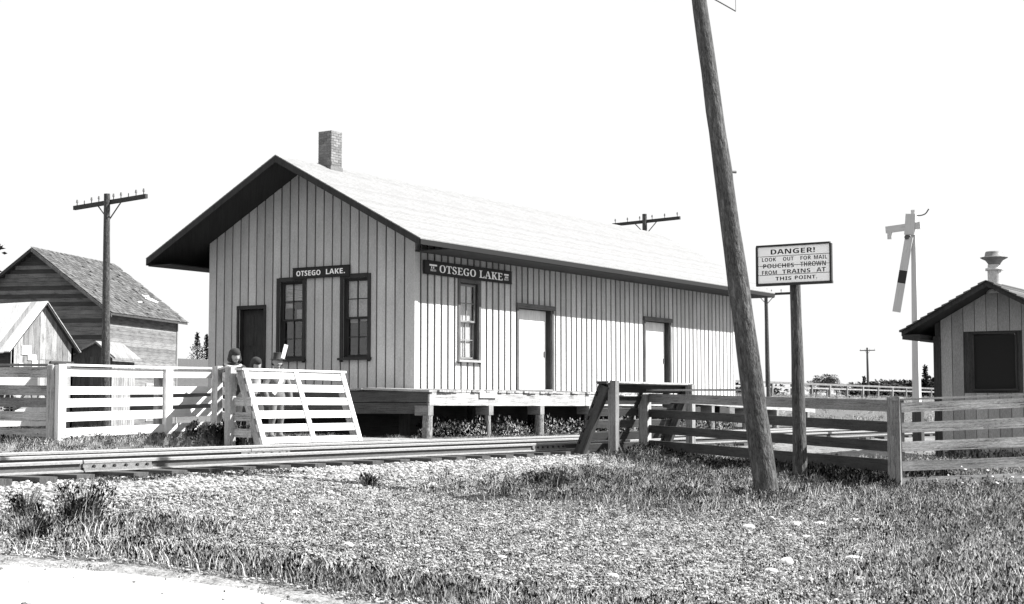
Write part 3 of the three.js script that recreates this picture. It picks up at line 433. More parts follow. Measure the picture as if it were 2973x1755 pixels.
// ---------------------------------------------------------------- small building at right
{
  const h = thing('small_building', 'small dark board building with a metal flue at the right edge behind the fence', 'building');
  const x = 25.8, za = -8.13, zr = -7.08, zc = 2 * zr - za, x1 = 30.5, ey = 1.93, tn = 0.55, ry = 2.78;
  const top = (z) => ry - tn * Math.abs(z - zr), hole = [-7.46, -6.74, 1.0, 1.92];
  const cutP = (a, b, c, d) => { const p = [[a, c], [b, c], [b, Math.min(d, top(b) - 0.1)]]; if (a < zr && b > zr && d > top(zr)) p.push([zr, top(zr) - 0.1]); p.push([a, Math.min(d, top(a) - 0.1)]); return p; };
  const gab = mesh('wall', merge([prism(cutP(za + 0.02, hole[0], -0.4, 9), x + 0.02, x + 0.1, 'x'), prism(cutP(hole[1], zc - 0.02, -0.4, 9), x + 0.02, x + 0.1, 'x'), prism(cutP(hole[0], hole[1], -0.4, hole[2]), x + 0.02, x + 0.1, 'x'), prism(cutP(hole[0], hole[1], hole[3], 9), x + 0.02, x + 0.1, 'x'), box(x1 - x - 0.1, 2.35, 0.08, (x + x1) / 2 + 0.05, 0.75, za + 0.06), box(x1 - x - 0.1, 2.35, 0.08, (x + x1) / 2 + 0.05, 0.75, zc - 0.06), box(0.08, 2.3, zc - za - 0.1, x1, 0.75, zr)]), M.dark[1], h);
  for (let z = za + 0.12, i = 0; z < zc - 0.14; z += 0.195, i++) { const a = z + 0.005, b = Math.min(z + 0.19, zc - 0.12), m = pick(M.hut); if (b > hole[0] && a < hole[1]) { mesh('board', prism(cutP(a, b, -0.4, hole[2] - 0.07), x, x + 0.02, 'x'), m, gab); mesh('board', prism(cutP(a, b, hole[3] + 0.05, 9), x, x + 0.02, 'x'), m, gab); } else mesh('board', prism(cutP(a, b, -0.4, 9), x, x + 0.02, 'x'), m, gab); }
  mesh('corner_board', box(0.03, 2.3, 0.12, x - 0.006, 0.75, za + 0.06), M.trim, h); mesh('corner_board', box(0.03, 2.3, 0.12, x - 0.006, 0.75, zc - 0.06), M.trim, h);
  const w = mesh('window', merge([box(0.02, 0.94, 0.03, x - 0.004, 1.46, hole[0] + 0.005), box(0.02, 0.94, 0.03, x - 0.004, 1.46, hole[1] - 0.005), box(0.02, 0.03, 0.74, x - 0.004, 1.935, -7.1), box(0.05, 0.035, 0.76, x - 0.012, 0.985, -7.1)]), M.trim, h);
  mesh('shutter', box(0.02, 0.9, 0.74, x + 0.03, 1.46, -7.1), M.tar, w);
  const xa = x - 0.5, xb = x1 + 0.3, ze = za - 0.42, zf = zc + 0.42;
  const roof = mesh('roof', merge([prism([[zr, top(zr)], [ze + 0.02, top(ze)], [ze + 0.02, top(ze) - 0.07], [zr, top(zr) - 0.09]], xa + 0.02, xb, 'x'), prism([[zr, top(zr)], [zf - 0.02, top(zf)], [zf - 0.02, top(zf) - 0.07], [zr, top(zr) - 0.09]], xa + 0.02, xb, 'x')]), M.soffit, h);
  for (const s of [-1, 1]) for (let k = 0; k < 12; k++) { const L = Math.abs(ze - zr), t0 = k / 12 * L, t1 = (k + 1) / 12 * L + 0.01, a = zr + s * t0, b = zr + s * t1; mesh('shingle_course', prism([[a, top(a) + 0.001], [b, top(b) + 0.001], [b, top(b) + 0.035], [a, top(a) + 0.012]], xa - rr(0, 0.02), xb, 'x'), pick(M.barnroof), roof); }
  mesh('eave_board', box(x1 - xa, 0.08, 0.3, (x1 + xa) / 2, top(ze) - 0.09, ze + 0.19), M.soffit, roof);
  const flue = mesh('flue', (() => { const g = new THREE.LatheGeometry([[0.1, 0], [0.1, 0.06], [0.082, 0.06], [0.082, 0.36], [0.108, 0.365], [0.108, 0.4], [0.08, 0.402], [0.078, 0.46]].map((q) => new THREE.Vector2(...q)), 16); g.scale(1.35, 1.06, 1.35); g.translate(x + 0.02, 2.6, zr); return g; })(), M.flue, h);
  mesh('flue_cap', (() => { const g = new THREE.LatheGeometry([[0.07, 0.46], [0.09, 0.5], [0.11, 0.53], [0.165, 0.565], [0.17, 0.575], [0.115, 0.59], [0.105, 0.655], [0.095, 0.67], [0, 0.672]].map((q) => new THREE.Vector2(...q)), 16); g.scale(1.35, 1.06, 1.35); g.translate(x + 0.02, 2.6, zr); return g; })(), M.metal, flue);
}
// ---------------------------------------------------------------- old barn and shed at left
{
  const ax = new THREE.Vector3(Math.cos(0.385), 0, -Math.sin(0.385)), b = thing('old_barn', 'tall weathered barn with horizontal siding and a rough shingled roof at left', 'barn', [41.55, 0, -46.05], 0.385);
  // local x runs back along the ridge, local z to the sunlit side; origin at the near sunlit corner
  const W = 6.3, L = 6.9, e = 4.62, rz = -W / 2, ry = 7.0, tn = (ry - e) / (W / 2), top = (z) => ry - tn * Math.abs(z - rz);
  const wallS = mesh('wall', box(L, e + 0.4, 0.1, L / 2, (e - 0.4) / 2, -0.07), M.sheath, b);
  for (let y = -0.1, i = 0; y < e - 0.02; y += 0.148, i++) mesh('board', box(L, 0.142, 0.025, L / 2, y + 0.07, -0.005 + rr(-0.004, 0.006)), pick(M.barn), wallS);
  const wallG = mesh('wall', prism([[-W + 0.02, -0.3], [-0.02, -0.3], [-0.02, top(-0.02) - 0.05], [rz, ry - 0.06], [-W + 0.02, top(-W + 0.02) - 0.05]], 0.03, 0.12, 'x'), M.sheath, b);
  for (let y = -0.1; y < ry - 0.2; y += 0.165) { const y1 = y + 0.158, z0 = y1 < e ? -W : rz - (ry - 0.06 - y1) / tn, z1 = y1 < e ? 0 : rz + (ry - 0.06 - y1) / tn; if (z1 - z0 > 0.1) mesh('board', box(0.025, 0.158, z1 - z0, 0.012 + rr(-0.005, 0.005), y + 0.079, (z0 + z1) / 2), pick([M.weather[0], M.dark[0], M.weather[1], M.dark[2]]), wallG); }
  mesh('wall', merge([box(0.1, e + 0.3, W - 0.1, L - 0.05, e / 2 - 0.15, rz), prism([[-W + 0.05, e - 0.02], [-0.05, e - 0.02], [rz, ry - 0.08]], L - 0.1, L - 0.02, 'x'), box(L, e + 0.3, 0.1, L / 2, e / 2 - 0.15, -W + 0.05)]), M.barn[1], b);
  mesh('corner_board', box(0.1, e, 0.03, 0.05, e / 2, 0.024), M.barn[2], b); mesh('corner_board', box(0.12, e, 0.03, L - 0.06, e / 2, 0.024), M.barn[2], b);
  const d = mesh('door', merge([box(0.09, 1.5, 0.04, 3.75, 0.85, 0.03), box(0.09, 1.5, 0.04, 4.5, 0.85, 0.03), box(0.84, 0.08, 0.04, 4.125, 1.63, 0.03)]), M.wash[2], b);
  mesh('door_leaf', box(0.66, 1.5, 0.03, 4.125, 0.84, 0.02), M.barn[2], d);
  const z0 = 0.35, z1 = -W - 0.35, roof = mesh('roof', merge([prism([[rz, ry + 0.02], [z0, top(z0) + 0.02], [z0, top(z0) - 0.06], [rz, ry - 0.06]], -0.25, L + 0.3, 'x'), prism([[rz, ry + 0.02], [z1, top(z1) + 0.02], [z1, top(z1) - 0.06], [rz, ry - 0.06]], -0.25, L + 0.3, 'x')]), M.dark[0], b);
  const sh = [[], [], [], []], ang = Math.atan(tn), SL = Math.hypot(z0 - rz, top(z0) - ry);
  for (let k = 0; k < 27; k++) for (let x = -0.28; x < L + 0.28;) { const w = rr(0.1, 0.24); if (rnd() > 0.03) { const t = (k + 0.5) / 27 * SL, g = new THREE.BoxGeometry(w - 0.012, 0.022, 0.2); g.rotateX(ang - 0.06 + rr(-0.03, 0.05)); g.rotateY(rr(-0.05, 0.05)); g.translate(x + w / 2, ry - Math.sin(ang) * t + 0.045 + rr(0, 0.012), rz + Math.cos(ang) * t); sh[Math.floor(rnd() * 4)].push(g); } x += w; }
  sh.forEach((l, i) => { const o = mesh('shingles', merge(l), M.barnroof[i], roof); o.userData.kind = 'stuff'; });
  for (let i = 0; i < 5; i++) { const x = rr(4, L), t = rr(2.6, 3.9), g = box(rr(0.5, 0.9), 0.02, 0.07); g.rotateY(rr(-0.5, 0.2)); g.rotateX(ang); g.translate(x, ry - Math.sin(ang) * t + 0.085, rz + Math.cos(ang) * t); mesh('loose_shingle', g, M.white[0], roof); }
  mesh('rake_board', prism([[rz, ry + 0.01], [z0, top(z0) + 0.01], [z0, top(z0) - 0.13], [rz, ry - 0.13]], -0.29, -0.26, 'x'), M.weather[0], roof);
  mesh('rake_board', prism([[rz, ry + 0.01], [z1, top(z1) + 0.01], [z1, top(z1) - 0.13], [rz, ry - 0.13]], -0.29, -0.26, 'x'), M.dark[0], roof);
  // low lean-to beside the barn
  const l = thing('lean_to', 'low dark lean-to shed against the foot of the barn behind the white fence', 'shed', [37.55, 0.78, -41.35], 0.385);
  const g0 = mesh('wall', prism([[-1.5, -1.0], [0.02, -1.0], [0.02, 1.62], [-0.55, 2.2], [-1.5, 1.75]], 0, 0.08, 'x'), M.dark[0], l);
  for (let z = -1.48; z < -0.02; z += 0.17) mesh('board', box(0.02, 2.75 - 0.25 * Math.abs(z + 0.6), 0.16, -0.012, 0.35, z + 0.085), pick(M.dark), g0);
  mesh('wall', box(1.9, 2.55, 0.06, 0.98, 0.27, -0.03), M.weather[0], l);
  for (let x = 0.05; x < 1.9; x += 0.19) mesh('board', box(0.17, 2.42, 0.02, x + 0.09, 0.22, 0.012), pick(M.grey), l);
  mesh('roof', merge([prism([[-0.55, 2.26], [0.22, 1.66], [0.22, 1.6], [-0.55, 2.18]], -0.12, 2.05, 'x'), prism([[-0.55, 2.26], [-1.62, 1.74], [-1.62, 1.67], [-0.55, 2.18]], -0.12, 2.05, 'x')]), M.grey[1], l);
}
{
  const s = thing('small_shed', 'small pale shed with a sunlit plank roof at the left edge before the barn', 'shed', [29.28, 0, -35.05]);
  // ridge runs back and left along -z; the gable faces the track
  const hw = 1.12, pe = 2.45, pr = 3.72, D = 4.4, tn = (pr - pe) / hw, top = (x) => pr - tn * Math.abs(x), zc = 0;
  const gb = mesh('wall', prism([[-hw, -0.2], [hw, -0.2], [hw, pe - 0.05], [0, pr - 0.06], [-hw, pe - 0.05]], -0.1, -0.03, 'z'), M.sheath, s);
  for (let x = -hw; x < hw - 0.02; x += 0.202) { const a = x + 0.004, b = Math.min(hw, x + 0.198), m = pick([M.grey[0], M.barn[2], M.barn[0], M.grey[2], M.grey[1], M.wash[1]]); if (Math.abs(x - 0.05) < 0.25) { mesh('board', prism([[a, 2.05], [b, 2.05], [b, top(b) - 0.07], [a, top(a) - 0.07]], -0.03, 0.0, 'z'), m, gb); mesh('board', prism([[a, -0.2], [b, -0.2], [b, 2.04], [a, 2.04]], -0.03, 0.004, 'z'), m, gb); } else mesh('board', prism(a < 0 && b > 0 ? [[a, -0.2], [b, -0.2], [b, top(b) - 0.07], [0, pr - 0.07], [a, top(a) - 0.07]] : [[a, -0.2], [b, -0.2], [b, top(b) - 0.07], [a, top(a) - 0.07]], -0.03, 0, 'z'), m, gb); }
  mesh('door', box(0.62, 1.75, 0.03, 0.62, 0.72, 0.02), M.grey[2], s); mesh('door_lintel', box(0.85, 0.07, 0.06, 0.66, 1.98, 0.03), M.dark[0], s);
  for (const [x, y, w, h] of [[-0.6, 2.3, 0.34, 0.26], [-0.4, 2.1, 0.3, 0.16], [-0.78, 1.85, 0.16, 0.16], [-0.3, 1.9, 0.2, 0.22]]) mesh('patch_board', box(w, h, 0.02, x, y, 0.012), M.white[1], s);
  mesh('wall', merge([box(0.08, pe + 0.15, D, -hw + 0.06, pe / 2 - 0.1, -D / 2), box(0.08, pe + 0.15, D, hw - 0.06, pe / 2 - 0.1, -D / 2), prism([[-hw, -0.2], [hw, -0.2], [hw, pe - 0.05], [0, pr - 0.06], [-hw, pe - 0.05]], -D, -D + 0.08, 'z')]), M.dark[0], s);
  const o = 0.16, roof = mesh('roof', merge([prism([[0, pr - 0.02], [-hw - 0.15, top(-hw - 0.15) - 0.02], [-hw - 0.15, top(-hw - 0.15) - 0.08], [0, pr - 0.09]], -D - 0.3, o - 0.02, 'z'), prism([[0, pr - 0.02], [hw + 0.1, top(hw + 0.1) - 0.02], [hw + 0.1, top(hw + 0.1) - 0.08], [0, pr - 0.09]], -D - 0.3, o - 0.02, 'z')]), M.dark[0], s);
  for (const sg of [-1, 1]) for (let z = o; z > -D - 0.3; z -= 0.24) { const xe = sg * (hw + (sg < 0 ? 0.17 : 0.12) + rr(0, 0.04)), g = prism([[0, pr + 0.012], [xe, top(xe) + 0.012], [xe, top(xe) - 0.016], [0, pr - 0.016]], z - 0.228, z, 'z'); mesh('roof_plank', g, pick(M.white.concat([M.wash[2]])), roof); }
  // odds and ends seen through the fence
  const p = thing('pale_slab', 'pale wedge-shaped slab lying in the yard behind the left fence', 'slab', [26.4, 0.1, -32.2]);
  mesh('slab_body', prism([[-1.0, 0.1], [0.75, 0.1], [0.75, 0.62], [0.2, 0.66], [-0.15, 0.5]], -0.25, 0, 'z'), M.white[0], p);
  const q = thing('cart', 'pale broken cart body with a wheel behind the left fence', 'cart', [26.9, 0.1, -33.4]);
  mesh('cart_body', merge([box(1.5, 0.45, 0.8, 0, 1.2, -0.3), box(0.1, 0.5, 0.8, -0.8, 1.3, -0.3)]), M.white[1], q);
  for (const x of [-0.5, 0.6]) { const g = new THREE.TorusGeometry(0.52, 0.04, 6, 20); g.translate(x, 0.55, 0.18); const l = [g]; for (let k = 0; k < 5; k++) { const b = new THREE.BoxGeometry(1.0, 0.03, 0.03); b.rotateZ(k * Math.PI / 5); b.translate(x, 0.55, 0.18); l.push(b); } mesh('wheel', merge(l), M.grey[0], q); }
}
// ---------------------------------------------------------------- people behind the wing fence
// bones: [x0,y0,z0,r0, x1,y1,z1,r1]; joined by a smooth minimum and meshed
function blob(bones, res, k) {
  let lo = [1e9, 1e9, 1e9], hi = [-1e9, -1e9, -1e9];
  for (const b of bones) for (const [o, r] of [[0, b[3]], [4, b[7]]]) for (let i = 0; i < 3; i++) { lo[i] = Math.min(lo[i], b[o + i] - r); hi[i] = Math.max(hi[i], b[o + i] + r); }
  const c = lo.map((v, i) => (v + hi[i]) / 2), half = Math.max(...lo.map((v, i) => hi[i] - v)) / 2 * 1.12;
  const mc = new MarchingCubes(res, new THREE.MeshStandardMaterial(), false, false, 90000); mc.isolation = 0; mc.reset();
  for (let z = 0; z < res; z++) for (let y = 0; y < res; y++) for (let x = 0; x < res; x++) {
    const p = [x, y, z].map((v, i) => c[i] + (v - res / 2) / (res / 2) * half); let s = 0;
    for (const b of bones) { const d = [b[4] - b[0], b[5] - b[1], b[6] - b[2]], q = [p[0] - b[0], p[1] - b[1], p[2] - b[2]], L = d[0] * d[0] + d[1] * d[1] + d[2] * d[2] || 1e-9, t = Math.min(1, Math.max(0, (q[0] * d[0] + q[1] * d[1] + q[2] * d[2]) / L)); s += Math.exp(-k * (Math.hypot(q[0] - d[0] * t, q[1] - d[1] * t, q[2] - d[2] * t) - lerp(b[3], b[7], t))); }
    mc.field[x + y * res + z * res * res] = s > 1e-30 ? Math.log(s) / k : -1;
  }
  mc.update();
  const n = mc.count, P = mc.positionArray.slice(0, n * 3), N = mc.normalArray.slice(0, n * 3), g = new THREE.BufferGeometry(), U = new Float32Array(n * 2);
  for (let i = 0; i < n * 3; i++) P[i] = P[i] * half + c[i % 3];
  for (let i = 0; i < n; i++) { U[i * 2] = P[i * 3]; U[i * 2 + 1] = P[i * 3 + 1]; }
  g.setAttribute('position', new THREE.BufferAttribute(P, 3)); g.setAttribute('normal', new THREE.BufferAttribute(N, 3)); g.setAttribute('uv', new THREE.BufferAttribute(U, 2)); return g;
}
const SKIN = mat(0.26), HAIR = mat(0.035, T.old), PUPIL = mat(0.02);
function head(t, x, y, z, s, turn, tilt, hairBones) {          // face looks along +z of the head before turning
  const h = new THREE.Group();
  const g = blob([[0, 0.03, -0.012, 0.088, 0, 0.02, 0.012, 0.085], [0, -0.05, 0.035, 0.062, 0, -0.075, 0.05, 0.042], [0, 0.012, 0.088, 0.012, 0, -0.022, 0.104, 0.016], [-0.035, -0.03, 0.06, 0.03, 0.035, -0.03, 0.06, 0.03], [-0.083, -0.012, 0, 0.012, -0.088, 0.018, -0.005, 0.013], [0.083, -0.012, 0, 0.012, 0.088, 0.018, -0.005, 0.013], [0, -0.07, -0.01, 0.052, 0, -0.16, -0.03, 0.054]], 56, 90);
  const m = mesh('head', g, SKIN, t); m.position.set(x, y, z); m.rotation.set(tilt, turn, 0); m.scale.setScalar(s);
  const ey = [-1, 1].map((q) => { const e = new THREE.SphereGeometry(0.0105, 8, 6); e.translate(q * 0.033, 0.014, 0.083); return e; }); mesh('eyes', merge(ey), PUPIL, m);
  const mo = new THREE.BoxGeometry(0.042, 0.008, 0.01); mo.translate(0, -0.056, 0.095); mesh('mouth', mo, mat(0.12), m);
  if (hairBones) mesh('hair', blob(hairBones, 40, 70), HAIR, m);
  return m;
}
function hand(wx, wy, wz, dir, curl, side) {                    // a palm with four fingers and a thumb
  const D = new THREE.Vector3(...dir).normalize(), S = new THREE.Vector3(0, 0, 1).cross(D); if (S.length() < 0.2) S.set(1, 0, 0); S.normalize(); const Nn = D.clone().cross(S), at = (a, b, c) => [wx + D.x * a + S.x * b + Nn.x * c, wy + D.y * a + S.y * b + Nn.y * c, wz + D.z * a + S.z * b + Nn.z * c];
  const B = [], bone = (p, r, q, s) => B.push([...p, r, ...q, s]);
  bone(at(-0.02, 0, 0), 0.024, at(0.05, 0, 0), 0.026); for (const b of [-0.022, 0.022]) bone(at(0.01, b * 0.7, 0), 0.016, at(0.065, b, 0), 0.015);
  [[-0.03, 0.055], [-0.01, 0.068], [0.01, 0.064], [0.03, 0.05]].forEach(([b, l]) => { bone(at(0.07, b, 0), 0.0085, at(0.07 + l * 0.5, b * 1.1, -curl * 0.012), 0.008); bone(at(0.07 + l * 0.5, b * 1.1, -curl * 0.012), 0.008, at(0.07 + l * 0.85, b * 1.1, -curl * 0.04), 0.0065); });
  bone(at(0.015, side * 0.03, 0), 0.012, at(0.05, side * 0.055, -0.01), 0.009); bone(at(0.05, side * 0.055, -0.01), 0.009, at(0.078, side * 0.056, -0.024), 0.007);
  return blob(B, 44, 260);
}
{
  const cloth = (a) => mat(a, T.grain);
  // woman in dark dress, leaning on the fence
  let t = thing('person', 'dark-haired person in a dark dress with a white collar leaning over the fence', 'person', [22.1, 0.12, -20.9], -0.55);
  mesh('body', blob([[-0.1, 0.06, 0.05, 0.045, -0.1, 0.06, -0.06, 0.05], [0.1, 0.06, 0.05, 0.045, 0.1, 0.06, -0.06, 0.05], [-0.1, 0.08, -0.05, 0.05, -0.09, 0.85, 0, 0.085], [0.1, 0.08, -0.05, 0.05, 0.09, 0.85, 0, 0.085], [0, 0.92, 0, 0.14, 0, 1.2, 0.05, 0.13], [-0.13, 1.33, 0.1, 0.075, 0.13, 1.33, 0.1, 0.075], [0, 1.2, 0.06, 0.13, 0, 1.32, 0.1, 0.1], [-0.19, 1.32, 0.1, 0.06, -0.3, 1.16, 0.2, 0.048], [-0.3, 1.16, 0.2, 0.046, -0.14, 1.2, 0.4, 0.034], [0.19, 1.32, 0.1, 0.06, 0.3, 1.14, 0.22, 0.048], [0.3, 1.14, 0.22, 0.046, 0.4, 1.22, 0.36, 0.034], [0, 1.34, 0.1, 0.06, 0, 1.46, 0.14, 0.052]], 90, 40), cloth(0.03), t);
  mesh('skirt', new THREE.LatheGeometry([[0.14, 1.02], [0.19, 0.9], [0.24, 0.6], [0.29, 0.3]].map((q) => new THREE.Vector2(...q)), 20), mat(0.028, T.old, { side: THREE.DoubleSide }), t);
  { const g = new THREE.TorusGeometry(0.115, 0.028, 8, 20, Math.PI * 1.5); g.rotateX(Math.PI / 2); g.scale(1.25, 0.7, 1); g.rotateX(0.35); g.translate(-0.02, 1.4, 0.13); mesh('collar', g, mat(0.4), t); }
  mesh('hand', hand(-0.13, 1.2, 0.42, [0.9, 0, 0.4], 1, 1), SKIN, t); mesh('hand', hand(0.4, 1.23, 0.38, [0.2, 0.6, 0.5], 1, -1), SKIN, t);
  head(t, 0.0, 1.57, 0.17, 1.0, 0.25, 0.28, [[0, 0.05, -0.03, 0.105, 0, 0.075, 0.02, 0.09], [-0.08, 0.02, -0.02, 0.045, -0.095, -0.07, -0.02, 0.05], [0.08, 0.02, -0.02, 0.05, 0.1, -0.08, -0.02, 0.06], [0, -0.02, -0.06, 0.08, 0, -0.1, -0.06, 0.06]]);
  // child bending down
  t = thing('person', 'child with dark hair in a pale blouse bowing the head between the two others', 'person', [21.95, 0.12, -20.2], -0.55);
  mesh('body', blob([[-0.08, 0.05, 0.06, 0.035, -0.08, 0.05, -0.04, 0.04], [0.08, 0.05, 0.06, 0.035, 0.08, 0.05, -0.04, 0.04], [-0.08, 0.06, -0.03, 0.04, -0.075, 0.74, 0, 0.075], [0.08, 0.06, -0.03, 0.04, 0.075, 0.74, 0, 0.075], [0, 0.78, 0, 0.12, 0, 1.04, 0.06, 0.115], [-0.11, 1.2, 0.12, 0.07, 0.11, 1.2, 0.12, 0.07], [0, 1.04, 0.06, 0.12, 0, 1.18, 0.11, 0.09], [-0.17, 1.19, 0.12, 0.055, -0.28, 1.03, 0.16, 0.045], [-0.28, 1.03, 0.16, 0.043, -0.2, 0.9, 0.32, 0.032], [0.17, 1.19, 0.12, 0.055, 0.28, 1.02, 0.18, 0.045], [0.28, 1.02, 0.18, 0.043, 0.2, 0.9, 0.34, 0.032], [0, 1.2, 0.12, 0.05, 0, 1.29, 0.16, 0.046]], 90, 42), cloth(0.5), t);
  mesh('skirt', new THREE.LatheGeometry([[0.12, 0.86], [0.17, 0.74], [0.22, 0.45]].map((q) => new THREE.Vector2(...q)), 20), mat(0.06, T.old, { side: THREE.DoubleSide }), t);
  mesh('hand', hand(-0.2, 0.89, 0.33, [0.3, -0.4, 0.8], 1, 1), SKIN, t); mesh('hand', hand(0.2, 0.89, 0.35, [-0.3, -0.4, 0.8], 1, -1), SKIN, t);
  head(t, 0, 1.39, 0.19, 0.93, 0.2, 0.5, [[0, 0.05, -0.03, 0.105, 0, 0.08, 0.015, 0.088], [-0.075, 0.02, -0.02, 0.045, -0.09, -0.05, -0.02, 0.045], [0.075, 0.02, -0.02, 0.045, 0.09, -0.05, -0.02, 0.045], [0, 0, -0.06, 0.08, 0, -0.07, -0.06, 0.06]]);
  // figure in a top hat with a white plume and sash
  t = thing('person', 'person in a black top hat with a tall white plume and a white sash', 'person', [21.83, 0.08, -19.5], -0.3);
  mesh('body', blob([[-0.1, 0.05, 0.08, 0.04, -0.1, 0.06, -0.05, 0.048], [0.1, 0.05, 0.08, 0.04, 0.1, 0.06, -0.05, 0.048], [-0.1, 0.08, -0.04, 0.048, -0.09, 0.45, 0.01, 0.062], [0.1, 0.08, -0.04, 0.048, 0.09, 0.45, 0.01, 0.062], [-0.09, 0.45, 0.01, 0.062, -0.085, 0.8, 0, 0.085], [0.09, 0.45, 0.01, 0.062, 0.085, 0.8, 0, 0.085], [0, 0.85, 0, 0.14, 0, 1.08, 0, 0.135], [-0.13, 1.23, 0, 0.075, 0.13, 1.23, 0, 0.075], [0, 1.08, 0, 0.135, 0, 1.22, 0, 0.1], [-0.19, 1.22, 0, 0.06, -0.27, 0.98, 0.0, 0.048], [-0.27, 0.98, 0, 0.046, -0.25, 0.78, 0.1, 0.034], [0.19, 1.22, 0, 0.06, 0.27, 0.98, 0.02, 0.048], [0.27, 0.98, 0.02, 0.046, 0.25, 0.78, 0.12, 0.034], [0, 1.25, 0, 0.056, 0, 1.36, 0.01, 0.05]], 90, 42), cloth(0.2), t);
  mesh('hand', hand(-0.25, 0.76, 0.11, [0.05, -1, 0.3], 1, 1), SKIN, t); mesh('hand', hand(0.25, 0.76, 0.13, [-0.05, -1, 0.3], 1, -1), SKIN, t);
  mesh('sash', (() => { const s = [], w = 0.035; const pts = [[0.13, 1.32, 0.055], [0.08, 1.24, 0.125], [0.0, 1.1, 0.15], [-0.07, 0.96, 0.15], [-0.14, 0.86, 0.12]]; for (let i = 0; i < 4; i++) s.push(beam(pts[i], pts[i + 1], 0.075, 0.02, [0, 0.2, 1])); return merge(s); })(), M.paper, t);
  const hd = head(t, 0, 1.46, 0.02, 0.98, -0.35, 0.05, [[0, 0.02, -0.05, 0.09, 0, -0.03, -0.06, 0.07], [0.08, 0.02, -0.03, 0.03, 0.085, -0.04, -0.02, 0.03], [-0.08, 0.02, -0.03, 0.03, -0.085, -0.03, -0.02, 0.03]]);
  mesh('top_hat', (() => { const g = new THREE.LatheGeometry([[0.085, 0.05], [0.155, 0.055], [0.16, 0.062], [0.09, 0.066], [0.086, 0.19], [0.083, 0.195], [0, 0.195]].map((q) => new THREE.Vector2(...q)), 20); return g; })(), M.black, hd);
  mesh('plume', beam([0.085, 0.08, 0.06], [0.15, 0.35, 0.05], 0.075, 0.025, [0, 0, 1]), M.paper, hd);
}
// ---------------------------------------------------------------- stones lying in the grass
{
  const ico = new THREE.IcosahedronGeometry(1, 2), variants = [0, 1, 2, 3].map((k) => { const g = ico.clone(), p = g.attributes.position; for (let i = 0; i < p.count; i++) { const v = new THREE.Vector3().fromBufferAttribute(p, i), f = 0.75 + 0.5 * vnoise(v.x * 1.4 + k * 9 + 5, v.y * 1.4 + v.z * 2.1 + 5, 200 + k); p.setXYZ(i, v.x * f, v.y * f, v.z * f); } g.computeVertexNormals(); return g; });
  // [x, z, size, flatness, label]
  const S = [
    [8.9, -9.5, 0.055, 0.65, 'pale oblong stone beside the dark weed clump, farther of the pair'],
    [8.65, -9.29, 0.05, 0.65, 'pale oblong stone beside the dark weed clump, nearer of the pair'],
    [8.68, -9.48, 0.04, 0.5, 'flat stone half hidden left of the pale pair by the weed clump'],
    [10.8, -9.4, 0.035, 0.7, 'small bright stone alone in the gravelly grass left of centre'],
    [14.98, -6.72, 0.05, 0.6, 'flat bright stone at the foot of the leaning pole'],
    [14.67, -6.56, 0.035, 0.8, 'round stone just below the flat one at the foot of the leaning pole'],
    [13.1, -5.89, 0.055, 0.6, 'pale stone leftmost in the row of stones below the leaning pole'],
    [13.9, -6.01, 0.04, 0.8, 'round dark-shadowed stone second in the row below the pole'],
    [13.64, -5.64, 0.038, 0.75, 'small round stone in the row under the danger sign post'],
    [13.83, -5.5, 0.042, 0.7, 'pale domed stone in the row right of the danger sign post'],
    [14.24, -5.29, 0.048, 0.7, 'larger pale stone at the right end of the row, below the fence corner'],
    [13.43, -4.64, 0.04, 0.5, 'flat stone farther right and nearer than the row'],
    [12.84, -5.22, 0.038, 0.45, 'thin flat stone just below the middle of the row'],
    [11.24, -4.18, 0.052, 0.6, 'pale sloping stone with a dark hollow below, in the right foreground'],
    [10.72, -4.52, 0.04, 1.1, 'upright pale stone in the right foreground grass'],
    [10.19, -4.41, 0.042, 0.7, 'domed stone left of the upright pale stone in the foreground'],
    [10.04, -3.71, 0.04, 0.7, 'bright stone near the bottom right, alone in the grass'],
    [9.22, -5.18, 0.045, 0.7, 'pale stone near the bottom edge right of centre'],
    [9.65, -6.36, 0.036, 0.6, 'pale flat stone in the bottom centre grass'],
    [9.25, -7.51, 0.036, 0.8, 'small stone in the grass left of centre, near the road'],
    [13.87, -10.07, 0.045, 0.8, 'whitish stone on the gravel slope below the track'],
    [10.13, -2.68, 0.03, 0.7, 'small pale stone in the bottom right corner'],
  ];
  S.forEach(([x, z, r, f, label], i) => { const o = mesh('stone', variants[i % 4], M.stone[i % 5 === 0 ? 0 : 1], scene); o.position.set(x, gy(x, z) + r * f * 0.55, z); o.rotation.set(rr(-0.2, 0.2), rr(0, 6), rr(-0.2, 0.2)); o.scale.set(r * 1.3, r * f, r); o.userData = { label, category: 'stone', group: 'pale stones lying in the grass' }; });
}
